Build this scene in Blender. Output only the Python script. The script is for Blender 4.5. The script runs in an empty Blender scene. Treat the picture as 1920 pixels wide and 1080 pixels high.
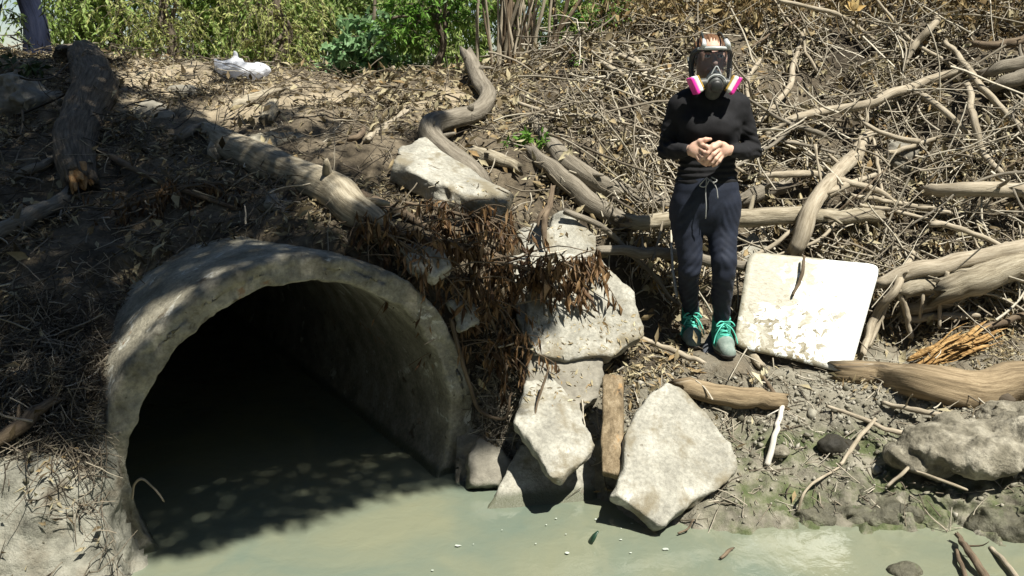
import bpy, math, random
import numpy as np
from mathutils import Vector, Matrix
from mathutils.bvhtree import BVHTree

random.seed(7)
RNG = np.random.default_rng(7)
SC = bpy.context.scene
COL = SC.collection

# ------------------------------------------------------------------ camera, sky, sun, exposure
CAM_Z = 1.85
PITCH = math.radians(13.2)
FPX = 1663.0                                     # focal length in pixels of a 1920 wide frame
cam_d = bpy.data.cameras.new('camera')
cam_d.sensor_width = 36.0
cam_d.lens = 36.0 * FPX / 1920.0
cam_d.clip_start = 0.05
cam_d.clip_end = 2000.0
cam = bpy.data.objects.new('camera', cam_d)
COL.objects.link(cam)
cam.location = (0, 0, CAM_Z)
cam.rotation_euler = (math.pi / 2 - PITCH, 0, 0)
SC.camera = cam

SUN = np.array((0.30, -0.36, 0.88)); SUN /= np.linalg.norm(SUN)      # towards the sun
world = bpy.data.worlds.new('World')
SC.world = world
world.use_nodes = True
wn = world.node_tree.nodes
sky = wn.new('ShaderNodeTexSky')
sky.sky_type = 'NISHITA'
sky.sun_disc = False
sky.dust_density = 0.3
sky.sun_elevation = math.asin(SUN[2])
sky.sun_rotation = math.atan2(SUN[0], SUN[1])
world.node_tree.links.new(sky.outputs[0], wn['Background'].inputs[0])
wn['Background'].inputs[1].default_value = 0.05
sun_d = bpy.data.lights.new('sun', 'SUN')
sun_d.energy = 5.0
sun_d.angle = math.radians(0.55)
sun_d.color = (1.0, 0.955, 0.86)
sun_o = bpy.data.objects.new('sun', sun_d)
COL.objects.link(sun_o)
sun_o.rotation_euler = Vector(-SUN).to_track_quat('-Z', 'Y').to_euler()
sun_o.location = (2, -4, 12)
SC.view_settings.view_transform = 'Standard'
SC.view_settings.look = 'None'
SC.view_settings.exposure = 0.95
SC.view_settings.gamma = 1.0
SC.render.engine = 'CYCLES'
SC.cycles.max_bounces = 6
SC.cycles.transparent_max_bounces = 8

# ------------------------------------------------------------------ pixel <-> world helpers
CP, SP = math.cos(PITCH), math.sin(PITCH)
CAMP = np.array((0, 0, CAM_Z))
def ray(px, py):
    x = (px - 960.0) / FPX; u = -(py - 540.0) / FPX
    d = np.array((x, CP + u * SP, -SP + u * CP))
    return d / np.linalg.norm(d)
def P(px, py, Y):
    d = ray(px, py)
    return CAMP + d * (Y / d[1])
def Zp(px, py, z):
    d = ray(px, py)
    return CAMP + d * ((z - CAM_Z) / d[2])
def norm(v):
    v = np.asarray(v, float)
    return v / (np.linalg.norm(v, axis=-1, keepdims=True) + 1e-12)

# ------------------------------------------------------------------ noise
def _h(i, j, k, s):
    n = (i * 374761393 + j * 668265263 + k * 1274126177 + s * 974634777) & 0xffffffff
    n = ((n ^ (n >> 13)) * 1274126177) & 0xffffffff
    n = ((n ^ (n >> 15)) * 2246822519) & 0xffffffff
    return ((n ^ (n >> 16)) & 0xffff) / 32767.5 - 1.0
def vnoise(p, scale=1.0, seed=0):
    q = np.asarray(p, float) * scale + 100.0
    i = np.floor(q).astype(np.int64); f = q - i
    f = f * f * (3 - 2 * f)
    a, b, c = i[..., 0], i[..., 1], i[..., 2]
    x, y, z = f[..., 0], f[..., 1], f[..., 2]
    r = 0
    for dx in (0, 1):
        wx = x if dx else 1 - x
        for dy in (0, 1):
            wy = y if dy else 1 - y
            for dz in (0, 1):
                wz = z if dz else 1 - z
                r = r + wx * wy * wz * _h(a + dx, b + dy, c + dz, seed)
    return r
def fbm(p, scale=1.0, octs=4, seed=0, gain=0.5):
    r = 0; a = 1.0
    for o in range(octs):
        r = r + a * vnoise(p, scale * 2 ** o, seed + o * 17)
        a *= gain
    return r

# ------------------------------------------------------------------ mesh and object helpers
def props(o, label=None, cat=None, group=None, kind=None):
    if label: o['label'] = label
    if cat: o['category'] = cat
    if group: o['group'] = group
    if kind: o['kind'] = kind
    return o
def mesh(name, V, F, mats, attrs=None, smooth=True, fmat=None):
    """V (n,3); F an (m,3|4) array or list of such arrays; attrs {name: (n,) or (n,3)}."""
    V = np.ascontiguousarray(V, dtype=np.float32)
    Fs = F if isinstance(F, list) else [F]
    Fs = [np.asarray(f, dtype=np.int32) for f in Fs if len(f)]
    me = bpy.data.meshes.new(name)
    me.vertices.add(len(V)); me.vertices.foreach_set('co', V.ravel())
    loops = np.concatenate([f.ravel() for f in Fs])
    tot = np.concatenate([np.full(len(f), f.shape[1], np.int32) for f in Fs])
    start = np.concatenate([[0], np.cumsum(tot)[:-1]]).astype(np.int32)
    me.loops.add(len(loops)); me.loops.foreach_set('vertex_index', loops)
    me.polygons.add(len(tot)); me.polygons.foreach_set('loop_start', start)
    try: me.polygons.foreach_set('loop_total', tot)
    except Exception: pass
    if smooth: me.polygons.foreach_set('use_smooth', np.ones(len(tot), dtype=bool))
    for k, a in (attrs or {}).items():
        a = np.asarray(a, dtype=np.float32)
        if a.ndim == 1:
            me.attributes.new(k, 'FLOAT', 'POINT').data.foreach_set('value', a)
        else:
            me.attributes.new(k, 'FLOAT_VECTOR', 'POINT').data.foreach_set('vector', a.ravel())
    for m in (mats if isinstance(mats, (list, tuple)) else [mats]):
        me.materials.append(m)
    if fmat is not None:
        me.polygons.foreach_set('material_index', np.asarray(fmat, dtype=np.int32))
    me.update(calc_edges=True)
    me.validate()
    return me
def obj(name, V, F, mats, parent=None, loc=None, **kw):
    """Link ONE mesh object; V is in world space and is moved to the object's own origin."""
    V = np.asarray(V, float)
    if parent is not None:
        pl = np.zeros(3); p = parent
        while p is not None:
            pl = pl + np.array(p.location); p = p.parent
        me = mesh(name, V - pl, F, mats, **kw)
        o = bpy.data.objects.new(name, me); COL.objects.link(o); o.parent = parent
        return o
    if loc is None:
        loc = np.array((V[:, 0].mean(), V[:, 1].mean(), V[:, 2].min()))
    me = mesh(name, V - np.asarray(loc), F, mats, **kw)
    o = bpy.data.objects.new(name, me); COL.objects.link(o)
    o.location = loc
    return o
def empty(name, loc, label=None, cat=None, group=None):
    o = bpy.data.objects.new(name, None); COL.objects.link(o)
    o.location = loc; o.empty_display_size = 0.1
    return props(o, label, cat, group)
class MB:
    """collects several shapes into one mesh"""
    def __init__(s): s.V = []; s.T = []; s.Q = []; s.A = {}; s.n = 0
    def add(s, V, F, **attrs):
        V = np.asarray(V, float)
        for f in (F if isinstance(F, list) else [F]):
            f = np.asarray(f, dtype=np.int64)
            if len(f): (s.T if f.shape[1] == 3 else s.Q).append(f + s.n)
        for k, a in attrs.items(): s.A.setdefault(k, []).append(np.asarray(a, float))
        s.V.append(V); s.n += len(V)
        return s
    def faces(s):
        r = []
        if s.Q: r.append(np.concatenate(s.Q))
        if s.T: r.append(np.concatenate(s.T))
        return r
    def obj(s, name, mats, parent=None, **kw):
        return obj(name, np.concatenate(s.V), s.faces(), mats, parent, attrs={k: np.concatenate(a) for k, a in s.A.items()}, **kw)
def spline(pts, n):
    """Catmull-Rom resampling of points (any dimension) to n samples."""
    p = np.asarray(pts, float)
    if len(p) == 2: p = np.array([p[0], (p[0] + p[1]) / 2, p[1]])
    L = np.concatenate([[0], np.cumsum(np.linalg.norm(np.diff(p[:, :3], axis=0), axis=1))])
    t = np.linspace(0, L[-1], n)
    q = np.vstack([2 * p[0] - p[1], p, 2 * p[-1] - p[-2]])
    k = np.clip(np.searchsorted(L, t, side='right') - 1, 0, len(p) - 2)
    u = ((t - L[k]) / np.maximum(L[k + 1] - L[k], 1e-9))[:, None]
    a, b, c, d = q[k], q[k + 1], q[k + 2], q[k + 3]
    return 0.5 * (2 * b + (c - a) * u + (2 * a - 5 * b + 4 * c - d) * u ** 2 + (3 * b - a - 3 * c + d) * u ** 3)
def tube(pts, rad, sides=12, seg=None, rough=0.0, nscale=12.0, seed=0, jag=0.0, ridges=0, flat=1.0, raw=False):
    """Tapered tube along a spline -> V, [quads, tris], tuv (round-the-log coordinates)."""
    pts = np.asarray(pts, float)
    rad = np.asarray(rad, float) if np.ndim(rad) else np.full(len(pts), float(rad))
    if raw: c = np.column_stack([pts, rad])
    else: c = spline(np.column_stack([pts, rad]), seg or max(6, len(pts) * 5))
    r = np.maximum(c[:, 3], 1e-4); c = c[:, :3]; n = len(c)
    T = norm(np.gradient(c, axis=0))
    up = np.array((0, 0, 1.0)) if abs(T[0, 2]) < 0.9 else np.array((1.0, 0, 0))
    N = np.zeros_like(c); N[0] = norm(np.cross(T[0], up))
    for i in range(1, n):
        v = N[i - 1] - T[i] * np.dot(N[i - 1], T[i]); N[i] = norm(v)
    B = np.cross(T, N)
    a = np.linspace(0, 2 * math.pi, sides, endpoint=False)
    ca, sa = np.cos(a), np.sin(a)
    off = N[:, None] * ca[None, :, None] + B[:, None] * (sa * flat)[None, :, None]
    L = np.concatenate([[0], np.cumsum(np.linalg.norm(np.diff(c, axis=0), axis=1))])
    tuv = np.stack([np.broadcast_to(ca, (n, sides)) * r[:, None], np.broadcast_to(sa, (n, sides)) * r[:, None], np.broadcast_to(L[:, None], (n, sides))], -1)
    R = np.broadcast_to(r[:, None], (n, sides)).copy()
    if rough:
        R *= 1 + rough * fbm(tuv * np.array((1, 1, 0.45)) + seed * 3.1, nscale, 3, seed)
    if ridges:
        R *= 1 + 0.05 * np.sin(ridges * a[None] + 2.5 * vnoise(tuv * np.array((1, 1, 0.6)), 9, seed + 5))
    V = c[:, None] + off * R[..., None]
    if jag:
        j0 = jag * np.abs(RNG.normal(0, 1, sides)); j1 = jag * np.abs(RNG.normal(0, 1, sides))
        V[0] -= T[0] * (j0[:, None]); V[-1] += T[-1] * (j1[:, None])
    V = V.reshape(-1, 3)
    i = np.arange(n - 1)[:, None] * sides; k = np.arange(sides)[None]; k2 = (k + 1) % sides
    Q = np.stack([i + k, i + k2, i + sides + k2, i + sides + k], -1).reshape(-1, 4)
    V = np.vstack([V, c[0] - T[0] * r[0] * 0.12 * (jag == 0), c[-1] + T[-1] * r[-1] * 0.12 * (jag == 0)])
    m = n * sides
    k = np.arange(sides); k2 = (k + 1) % sides
    Tr = np.vstack([np.stack([np.full(sides, m), k2, k], -1), np.stack([np.full(sides, m + 1), (n - 1) * sides + k, (n - 1) * sides + k2], -1)])
    tuv = np.vstack([tuv.reshape(-1, 3), [[0, 0, 0], [0, 0, L[-1]]]])
    return V, [Q, Tr], tuv
def sticks(PT, R):
    """many three-sided sticks at once: PT (N,S,3), R (N,S) -> V, Q"""
    N, S, _ = PT.shape
    T = norm(np.gradient(PT, axis=1))
    ref = norm(RNG.normal(0, 1, (N, 1, 3)))
    A = norm(np.cross(T, ref)); B = np.cross(T, A)
    V = np.stack([PT + (A * math.cos(w) + B * math.sin(w)) * R[..., None] for w in (0, 2.094, 4.189)], 2)
    base = (np.arange(N) * S * 3)[:, None, None]
    s = (np.arange(S - 1) * 3)[None, :, None]; k = np.arange(3)[None, None]; k2 = (k + 1) % 3
    Q = np.stack([base + s + k, base + s + k2, base + s + 3 + k2, base + s + 3 + k], -1).reshape(-1, 4)
    return V.reshape(-1, 3), Q
def leaves(pos, d, n, L, W, fold=0.25, curl=0.0):
    """folded pointed leaves, 4 triangles each: V, T"""
    N = len(pos); d = norm(d); s = norm(np.cross(d, n)); n = np.cross(s, d)
    L = np.broadcast_to(L, (N,))[:, None]; W = np.broadcast_to(W, (N,))[:, None]
    cl = np.broadcast_to(curl, (N,))[:, None]
    m = pos + d * L * 0.5 - n * W * fold + n * cl * L * 0.15
    V = np.stack([pos, pos + d * L * 0.42 + s * W * 0.5 + n * W * fold * .5, m, pos + d * L * 0.42 - s * W * 0.5 + n * W * fold * .5, pos + d * L - n * cl * L * 0.35], 1).reshape(-1, 3)
    b = (np.arange(N) * 5)[:, None]
    T = np.concatenate([b + np.array([t]) for t in ((0, 1, 2), (1, 4, 2), (0, 2, 3), (2, 4, 3))])
    return V, T
# ---- signed distance shapes meshed by surface nets
def snets(f, o, h):
    s = f < 0
    c = s[:-1, :-1, :-1].astype(np.int8)
    offs = [(i, j, k) for i in (0, 1) for j in (0, 1) for k in (0, 1)]
    cnt = np.zeros(c.shape, np.int8)
    nx, ny, nz = f.shape
    for i, j, k in offs: cnt += s[i:nx - 1 + i, j:ny - 1 + j, k:nz - 1 + k]
    act = (cnt > 0) & (cnt < 8)
    idx = np.argwhere(act)
    ids = np.full(act.shape, -1, np.int64); ids[act] = np.arange(len(idx))
    vals = {q: f[idx[:, 0] + q[0], idx[:, 1] + q[1], idx[:, 2] + q[2]] for q in offs}
    acc = np.zeros((len(idx), 3)); num = np.zeros(len(idx))
    for a in offs:
        for ax in range(3):
            if a[ax]: continue
            b = list(a); b[ax] = 1; b = tuple(b)
            va, vb = vals[a], vals[b]
            m = (va < 0) != (vb < 0)
            t = np.where(m, va / np.where(m, va - vb, 1), 0)
            p = np.array(a, float)[None].repeat(len(idx), 0); p[:, ax] = t
            acc[m] += p[m]; num[m] += 1
    V = np.asarray(o) + h * (idx + acc / num[:, None])
    Q = []
    for ax in range(3):
        sl0 = [slice(1, -1)] * 3; sl1 = [slice(1, -1)] * 3
        sl0[ax] = slice(0, -1); sl1[ax] = slice(1, None)
        a, b = s[tuple(sl0)], s[tuple(sl1)]
        e = np.argwhere(a != b)
        if not len(e): continue
        sgn = a[e[:, 0], e[:, 1], e[:, 2]]
        g = e + 1; g[:, ax] -= 1
        u, v = [(1, 2), (2, 0), (0, 1)][ax]
        def at(du, dv):
            q = g.copy(); q[:, u] -= du; q[:, v] -= dv
            return ids[q[:, 0], q[:, 1], q[:, 2]]
        q = np.stack([at(1, 1), at(0, 1), at(0, 0), at(1, 0)], -1)
        q[~sgn] = q[~sgn][:, ::-1]
        Q.append(q)
    Q = np.concatenate(Q)
    return V, Q[(Q >= 0).all(1)]
class SDF:
    def __init__(s, lo, hi, h):
        s.lo = np.asarray(lo, float); s.h = h
        s.n = np.ceil((np.asarray(hi) - s.lo) / h).astype(int) + 1
        s.f = np.full(s.n, 1.0, np.float32)
    def _box(s, lo, hi):
        a = np.clip(np.floor((lo - s.lo) / s.h).astype(int), 0, s.n); b = np.clip(np.ceil((hi - s.lo) / s.h).astype(int) + 1, 0, s.n)
        sl = tuple(slice(x, y) for x, y in zip(a, b))
        g = np.stack(np.meshgrid(*[s.lo[i] + s.h * np.arange(a[i], b[i]) for i in range(3)], indexing='ij'), -1)
        return sl, g
    def _merge(s, sl, d, k, sub):
        o = s.f[sl]
        if sub:
            h = np.maximum(k - np.abs(o + d), 0) / k; s.f[sl] = np.maximum(o, -d) + h * h * k / 4
        else:
            h = np.maximum(k - np.abs(o - d), 0) / k; s.f[sl] = np.minimum(o, d) - h * h * k / 4
    def cap(s, a, b, ra, rb=None, k=0.02, sc=(1, 1, 1), sub=False):
        a = np.asarray(a, float); b = np.asarray(b, float); rb = ra if rb is None else rb; sc = np.asarray(sc, float)
        m = max(ra, rb) * max(sc.max(), 1) + k + 3 * s.h
        sl, g = s._box(np.minimum(a, b) - m, np.maximum(a, b) + m)
        p = (g - a) / sc; ab = (b - a) / sc
        t = np.clip((p @ ab) / max(ab @ ab, 1e-12), 0, 1)
        d = (np.linalg.norm(p - t[..., None] * ab, axis=-1) - (ra + (rb - ra) * t)) * sc.min()
        s._merge(sl, d, k, sub); return s
    def chain(s, pts, rad, k=0.02, sc=(1, 1, 1)):
        for i in range(len(pts) - 1): s.cap(pts[i], pts[i + 1], rad[i], rad[i + 1], k, sc)
        return s
    def ell(s, c, r, k=0.02, R=None, sub=False):
        c = np.asarray(c, float); r = np.asarray(r, float)
        m = r.max() + k + 3 * s.h
        sl, g = s._box(c - m, c + m)
        p = g - c
        if R is not None: p = p @ np.asarray(R)
        q = np.linalg.norm(p / r, axis=-1); q2 = np.linalg.norm(p / (r * r), axis=-1) + 1e-9
        s._merge(sl, q * (q - 1) / q2, k, sub); return s
    def noise(s, amp, scale, octs=3, seed=0):
        m = np.abs(s.f) < amp * 2 + 3 * s.h
        i = np.argwhere(m)
        s.f[m] += (amp * fbm(s.lo + s.h * i, scale, octs, seed)).astype(np.float32); return s
    def mesh(s): return snets(s.f, s.lo, s.h)

# ------------------------------------------------------------------ materials
MATS = {}
def nodes(name):
    m = bpy.data.materials.new(name); m.use_nodes = True
    MATS[name] = m
    nt = m.node_tree
    return m, nt, nt.nodes['Principled BSDF']
def ramp(nt, fac, cols, lo=0.3, hi=0.7, interp='LINEAR'):
    r = nt.nodes.new('ShaderNodeValToRGB'); r.color_ramp.interpolation = interp
    e = r.color_ramp.elements
    n = len(cols)
    while len(e) < n: e.new(0.5)
    for i, c in enumerate(cols):
        e[i].position = lo + (hi - lo) * i / max(n - 1, 1); e[i].color = (*c, 1)
    nt.links.new(fac, r.inputs[0])
    return r.outputs[0]
def coords(nt, kind, stretch=(1, 1, 1)):
    if kind == 'tuv':
        a = nt.nodes.new('ShaderNodeAttribute'); a.attribute_name = 'tuv'; out = a.outputs['Vector']
    elif kind == 'world':
        a = nt.nodes.new('ShaderNodeNewGeometry'); out = a.outputs['Position']
    else:
        a = nt.nodes.new('ShaderNodeTexCoord'); out = a.outputs['Object']
    if tuple(stretch) != (1, 1, 1):
        mp = nt.nodes.new('ShaderNodeMapping'); mp.inputs['Scale'].default_value = stretch
        nt.links.new(out, mp.inputs[0]); out = mp.outputs[0]
    return out
def noise(nt, co, scale, detail=6, rough=0.6, dist=0.0):
    n = nt.nodes.new('ShaderNodeTexNoise')
    n.inputs['Scale'].default_value = scale; n.inputs['Detail'].default_value = detail
    n.inputs['Roughness'].default_value = rough; n.inputs['Distortion'].default_value = dist
    nt.links.new(co, n.inputs['Vector'])
    return n.outputs['Fac']
def mix(nt, fac, a, b, mode='MIX'):
    m = nt.nodes.new('ShaderNodeMix'); m.data_type = 'RGBA'; m.blend_type = mode
    for s, v in ((m.inputs[0], fac), (m.inputs[6], a), (m.inputs[7], b)):
        if isinstance(v, (int, float)): s.default_value = v
        elif isinstance(v, tuple): s.default_value = (*v, 1)
        else: nt.links.new(v, s)
    return m.outputs[2]
def mrange(nt, v, lo, hi):
    m = nt.nodes.new('ShaderNodeMapRange'); m.interpolation_type = 'SMOOTHSTEP'
    m.inputs['From Min'].default_value = lo; m.inputs['From Max'].default_value = hi
    nt.links.new(v, m.inputs[0]); return m.outputs[0]
def math_(nt, op, a, b):
    m = nt.nodes.new('ShaderNodeMath'); m.operation = op
    for s, v in ((m.inputs[0], a), (m.inputs[1], b)):
        if isinstance(v, (int, float)): s.default_value = v
        else: nt.links.new(v, s)
    return m.outputs[0]
def bump(nt, bs, h, strength, dist=0.01):
    b = nt.nodes.new('ShaderNodeBump'); b.inputs['Strength'].default_value = strength; b.inputs['Distance'].default_value = dist
    nt.links.new(h, b.inputs['Height']); nt.links.new(b.outputs[0], bs.inputs['Normal'])
def solid(name, cols, scale=6, co='obj', stretch=(1, 1, 1), rough=0.9, bs=0.4, bscale=40, bdist=0.01, spots=(), spec=0.25, fine=0.25, metallic=0.0):
    """mottled material: noise ramp + fine grain + spots [(colour, scale, lo, hi)] + bump"""
    m, nt, b = nodes(name)
    c = coords(nt, co, stretch)
    col = ramp(nt, noise(nt, c, scale, 7, 0.62), cols, 0.32, 0.68)
    if fine:
        g = ramp(nt, noise(nt, c, scale * 9, 5, 0.7), [(1 - fine,) * 3, (1 + fine * .6,) * 3], 0.3, 0.7)
        col = mix(nt, 1.0, col, g, 'MULTIPLY')
    for sc_, s_, lo, hi in spots:
        col = mix(nt, mrange(nt, noise(nt, c, s_, 6, 0.65, 0.4), lo, hi), col, sc_)
    nt.links.new(col, b.inputs['Base Color'])
    b.inputs['Roughness'].default_value = rough
    b.inputs['Specular IOR Level'].default_value = spec
    b.inputs['Metallic'].default_value = metallic
    if bs: bump(nt, b, noise(nt, c, bscale, 6, 0.65), bs, bdist)
    return m
def wet_foot(m):
    """waterline stain: a darker, smoother damp band just above the water"""
    nt = m.node_tree; b = nt.nodes['Principled BSDF']; c = coords(nt, 'world')
    sep = nt.nodes.new('ShaderNodeSeparateXYZ'); nt.links.new(c, sep.inputs[0])
    w = mrange(nt, math_(nt, 'ADD', sep.outputs[2], math_(nt, 'MULTIPLY', noise(nt, c, 16, 5), -0.05)), 0.035, 0.0)
    src = b.inputs['Base Color'].links[0].from_socket
    nt.links.new(mix(nt, w, src, (.10, .105, .07)), b.inputs['Base Color'])
    r = nt.nodes.new('ShaderNodeMapRange'); nt.links.new(w, r.inputs[0]); r.inputs['To Min'].default_value = .9; r.inputs['To Max'].default_value = .3
    nt.links.new(r.outputs[0], b.inputs['Roughness'])
def byattr(name, cols, rough=0.75, transl=0.0, spec=0.25, attr='rnd', fine=0.3, lo=0.0, hi=1.0):
    """colour picked per leaf or twig from its own random number"""
    m, nt, b = nodes(name)
    a = nt.nodes.new('ShaderNodeAttribute'); a.attribute_name = attr
    col = ramp(nt, a.outputs['Fac'], cols, lo, hi)
    if fine:
        g = ramp(nt, noise(nt, coords(nt, 'world'), 55, 4, 0.7), [(1 - fine,) * 3, (1 + fine * .6,) * 3], 0.3, 0.7)
        col = mix(nt, 1.0, col, g, 'MULTIPLY')
    nt.links.new(col, b.inputs['Base Color'])
    b.inputs['Roughness'].default_value = rough; b.inputs['Specular IOR Level'].default_value = spec
    if transl:
        t = nt.nodes.new('ShaderNodeBsdfTranslucent'); nt.links.new(col, t.inputs[0])
        x = nt.nodes.new('ShaderNodeMixShader'); x.inputs[0].default_value = transl
        nt.links.new(b.outputs[0], x.inputs[1]); nt.links.new(t.outputs[0], x.inputs[2])
        nt.links.new(x.outputs[0], nt.nodes['Material Output'].inputs[0])
    return m
def plain(name, col, rough=0.5, spec=0.5, metallic=0.0, vary=0.12):
    return solid(name, [tuple(c * (1 - vary) for c in col), tuple(c * (1 + vary) for c in col)], 14, 'obj', rough=rough, bs=0.12, bscale=120, bdist=0.002, spec=spec, fine=0.08, metallic=metallic)

M_SOIL = None
def make_soil():
    m, nt, b = nodes('bank_soil')
    c = coords(nt, 'world')
    col = ramp(nt, noise(nt, c, 1.6, 8, 0.65), [(.034, .027, .018), (.070, .056, .038), (.150, .124, .086), (.095, .072, .044)], 0.28, 0.72)
    sep = nt.nodes.new('ShaderNodeSeparateXYZ'); nt.links.new(c, sep.inputs[0])
    x, y, z = sep.outputs
    # the left slope is bare grey-brown clay, the right one leaf mould darkened for shaded gaps
    claysl = ramp(nt, noise(nt, c, 3.2, 8, 0.68), [(.040, .032, .021), (.095, .076, .050), (.165, .135, .092), (.22, .185, .132)], 0.3, 0.7)
    col = mix(nt, mrange(nt, x, .35, -.15), col, claysl)
    g = ramp(nt, noise(nt, c, 38, 6, 0.75), [(.45,) * 3, (1.25,) * 3], 0.3, 0.7)
    col = mix(nt, 1.0, col, g, 'MULTIPLY')
    clay = mrange(nt, math_(nt, 'ADD', z, math_(nt, 'MULTIPLY', noise(nt, c, 5, 5), -0.5)), 0.30, 0.02)       # grey clay low on the bank
    col = mix(nt, clay, col, ramp(nt, noise(nt, c, 7, 8, 0.7), [(.085, .078, .058), (.20, .185, .142), (.33, .31, .25)], 0.3, 0.7))
    clay2 = math_(nt, 'MULTIPLY', mrange(nt, y, 3.50, 3.22), mrange(nt, x, -1.05, -1.25))     # grey clay face left of the mouth
    col = mix(nt, math_(nt, 'MULTIPLY', clay2, mrange(nt, noise(nt, c, 6, 6), .36, .52)), col, ramp(nt, noise(nt, c, 11, 7, .7), [(.10, .098, .078), (.24, .235, .19), (.34, .33, .275)], .32, .68))
    path_ = math_(nt, 'MULTIPLY', mrange(nt, z, 1.55, 1.68), math_(nt, 'MULTIPLY', mrange(nt, x, .1, -.3), mrange(nt, noise(nt, c, 2.2, 5), .40, .55)))     # trodden pale path on the top
    col = mix(nt, path_, col, (.33, .275, .19))
    alg = math_(nt, 'MULTIPLY', mrange(nt, math_(nt, 'ADD', z, math_(nt, 'MULTIPLY', noise(nt, c, 4, 6), -0.35)), 0.10, -0.05), mrange(nt, x, 0.75, 1.0))
    alg = math_(nt, 'MULTIPLY', alg, mrange(nt, noise(nt, c, 6, 6, .7), .38, .62))
    col = mix(nt, alg, col, ramp(nt, noise(nt, c, 14, 6), [(.040, .055, .020), (.085, .105, .042), (.15, .155, .085)], 0.3, 0.7))
    nt.links.new(col, b.inputs['Base Color'])
    wet = mrange(nt, z, 0.10, 0.0)
    rg = nt.nodes.new('ShaderNodeMapRange'); nt.links.new(wet, rg.inputs[0]); rg.inputs['To Min'].default_value = 0.95; rg.inputs['To Max'].default_value = 0.38
    nt.links.new(rg.outputs[0], b.inputs['Roughness'])
    b.inputs['Specular IOR Level'].default_value = 0.3
    bump(nt, b, noise(nt, c, 45, 8, 0.7), 0.8, 0.02)
    return m
M_SOIL = make_soil()
CON = [(.23, .222, .186), (.335, .325, .275), (.43, .42, .365)]
M_CONCRETE = solid('broken_concrete', CON, 7, 'obj', bs=0.7, bscale=75, bdist=0.010, fine=0.35,
                   spots=[((.185, .162, .112), 3.8, .46, .62), ((.55, .54, .47), 6.5, .60, .70), ((.12, .10, .07), 11, .66, .72)])
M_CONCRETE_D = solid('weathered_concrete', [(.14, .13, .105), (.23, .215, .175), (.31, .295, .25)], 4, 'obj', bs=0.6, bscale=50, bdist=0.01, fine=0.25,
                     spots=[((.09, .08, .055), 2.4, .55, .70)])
M_PIPE = solid('pipe_concrete', [(.15, .138, .100), (.26, .242, .185), (.37, .35, .28)], 6.0, 'obj', rough=0.9, bs=0.8, bscale=48, bdist=0.012, fine=0.38,
               spots=[((.50, .49, .42), 6.5, .61, .66), ((.10, .082, .055), 4.2, .62, .69), ((.21, .26, .235), 2.6, .65, .72), ((.23, .155, .095), 8.0, .64, .69), ((.08, .066, .042), 19, .66, .70)])
for _m in (M_CONCRETE, M_CONCRETE_D, M_PIPE): wet_foot(_m)
M_CLAY = solid('dried_clay', [(.085, .077, .055), (.20, .183, .138), (.36, .335, .265)], 9, 'obj', bs=0.9, bscale=28, bdist=0.02, fine=0.3)
M_MUD = solid('wet_mud', [(.05, .048, .032), (.105, .10, .07), (.15, .15, .10)], 7, 'obj', rough=0.5, bs=0.9, bscale=30, bdist=0.02, fine=0.3, spots=[((.06, .09, .028), 5, .52, .62)])
ST = (1, 1, 0.12)
M_BARK = solid('rough_bark', [(.060, .048, .034), (.135, .110, .080), (.215, .18, .135)], 67, 'tuv', ST, bs=1.0, bscale=108, bdist=0.012, fine=0.3)
M_PALEWOOD = solid('weathered_pale_wood', [(.13, .108, .072), (.27, .235, .168), (.40, .36, .275)], 57, 'tuv', ST, bs=1.0, bscale=162, bdist=0.005, fine=0.25, spots=[((.10, .08, .055), 7, .58, .70)])
M_GREYWOOD = solid('grey_driftwood', [(.105, .09, .068), (.19, .168, .13), (.275, .245, .195)], 62, 'tuv', ST, bs=1.0, bscale=162, bdist=0.006, fine=0.3)
M_STICK = solid('dry_stick', [(.20, .165, .115), (.33, .285, .21), (.42, .37, .285)], 78, 'tuv', ST, bs=1.0, bscale=216, bdist=0.003, fine=0.2)
M_STICK_D = solid('brown_stick', [(.075, .055, .036), (.14, .105, .07), (.20, .155, .105)], 78, 'tuv', ST, bs=1.0, bscale=216, bdist=0.004, fine=0.25)
M_RAW = solid('torn_orange_wood', [(.22, .10, .035), (.42, .235, .095), (.56, .37, .18)], 40, 'tuv', ST, bs=0.8, bscale=90, bdist=0.006, fine=0.3)
M_ROT = solid('rotten_orange_wood', [(.16, .085, .030), (.40, .245, .095), (.58, .40, .185)], 16, 'obj', (1, 1, 2.5), bs=1.0, bscale=50, bdist=0.015, fine=0.35)
M_PLANK = solid('wet_brown_timber', [(.115, .085, .05), (.23, .175, .105), (.33, .26, .165)], 67, 'tuv', (1, 1, 0.08), bs=1.0, bscale=144, bdist=0.004, fine=0.3, spots=[((.30, .20, .10), 6, .60, .72), ((.075, .060, .042), 3.2, .52, .60), ((.36, .32, .25), 9, .62, .70)])
# ------------------------------------------------------------------ pipe geometry constants
PC = np.array((-0.885, 3.57, 0.32)); PR_IN, PR_OUT = 0.705, 0.825
TH = math.radians(32.5)
PAX = np.array((-math.sin(TH), math.cos(TH), 0.0))      # into the bank
PSD = np.array((math.cos(TH), math.sin(TH), 0.0))       # to the right along the mouth
def pipe_rt(V):
    q = np.asarray(V) - PC
    return np.hypot(q @ PSD, q[..., 2]), q @ PAX

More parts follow.
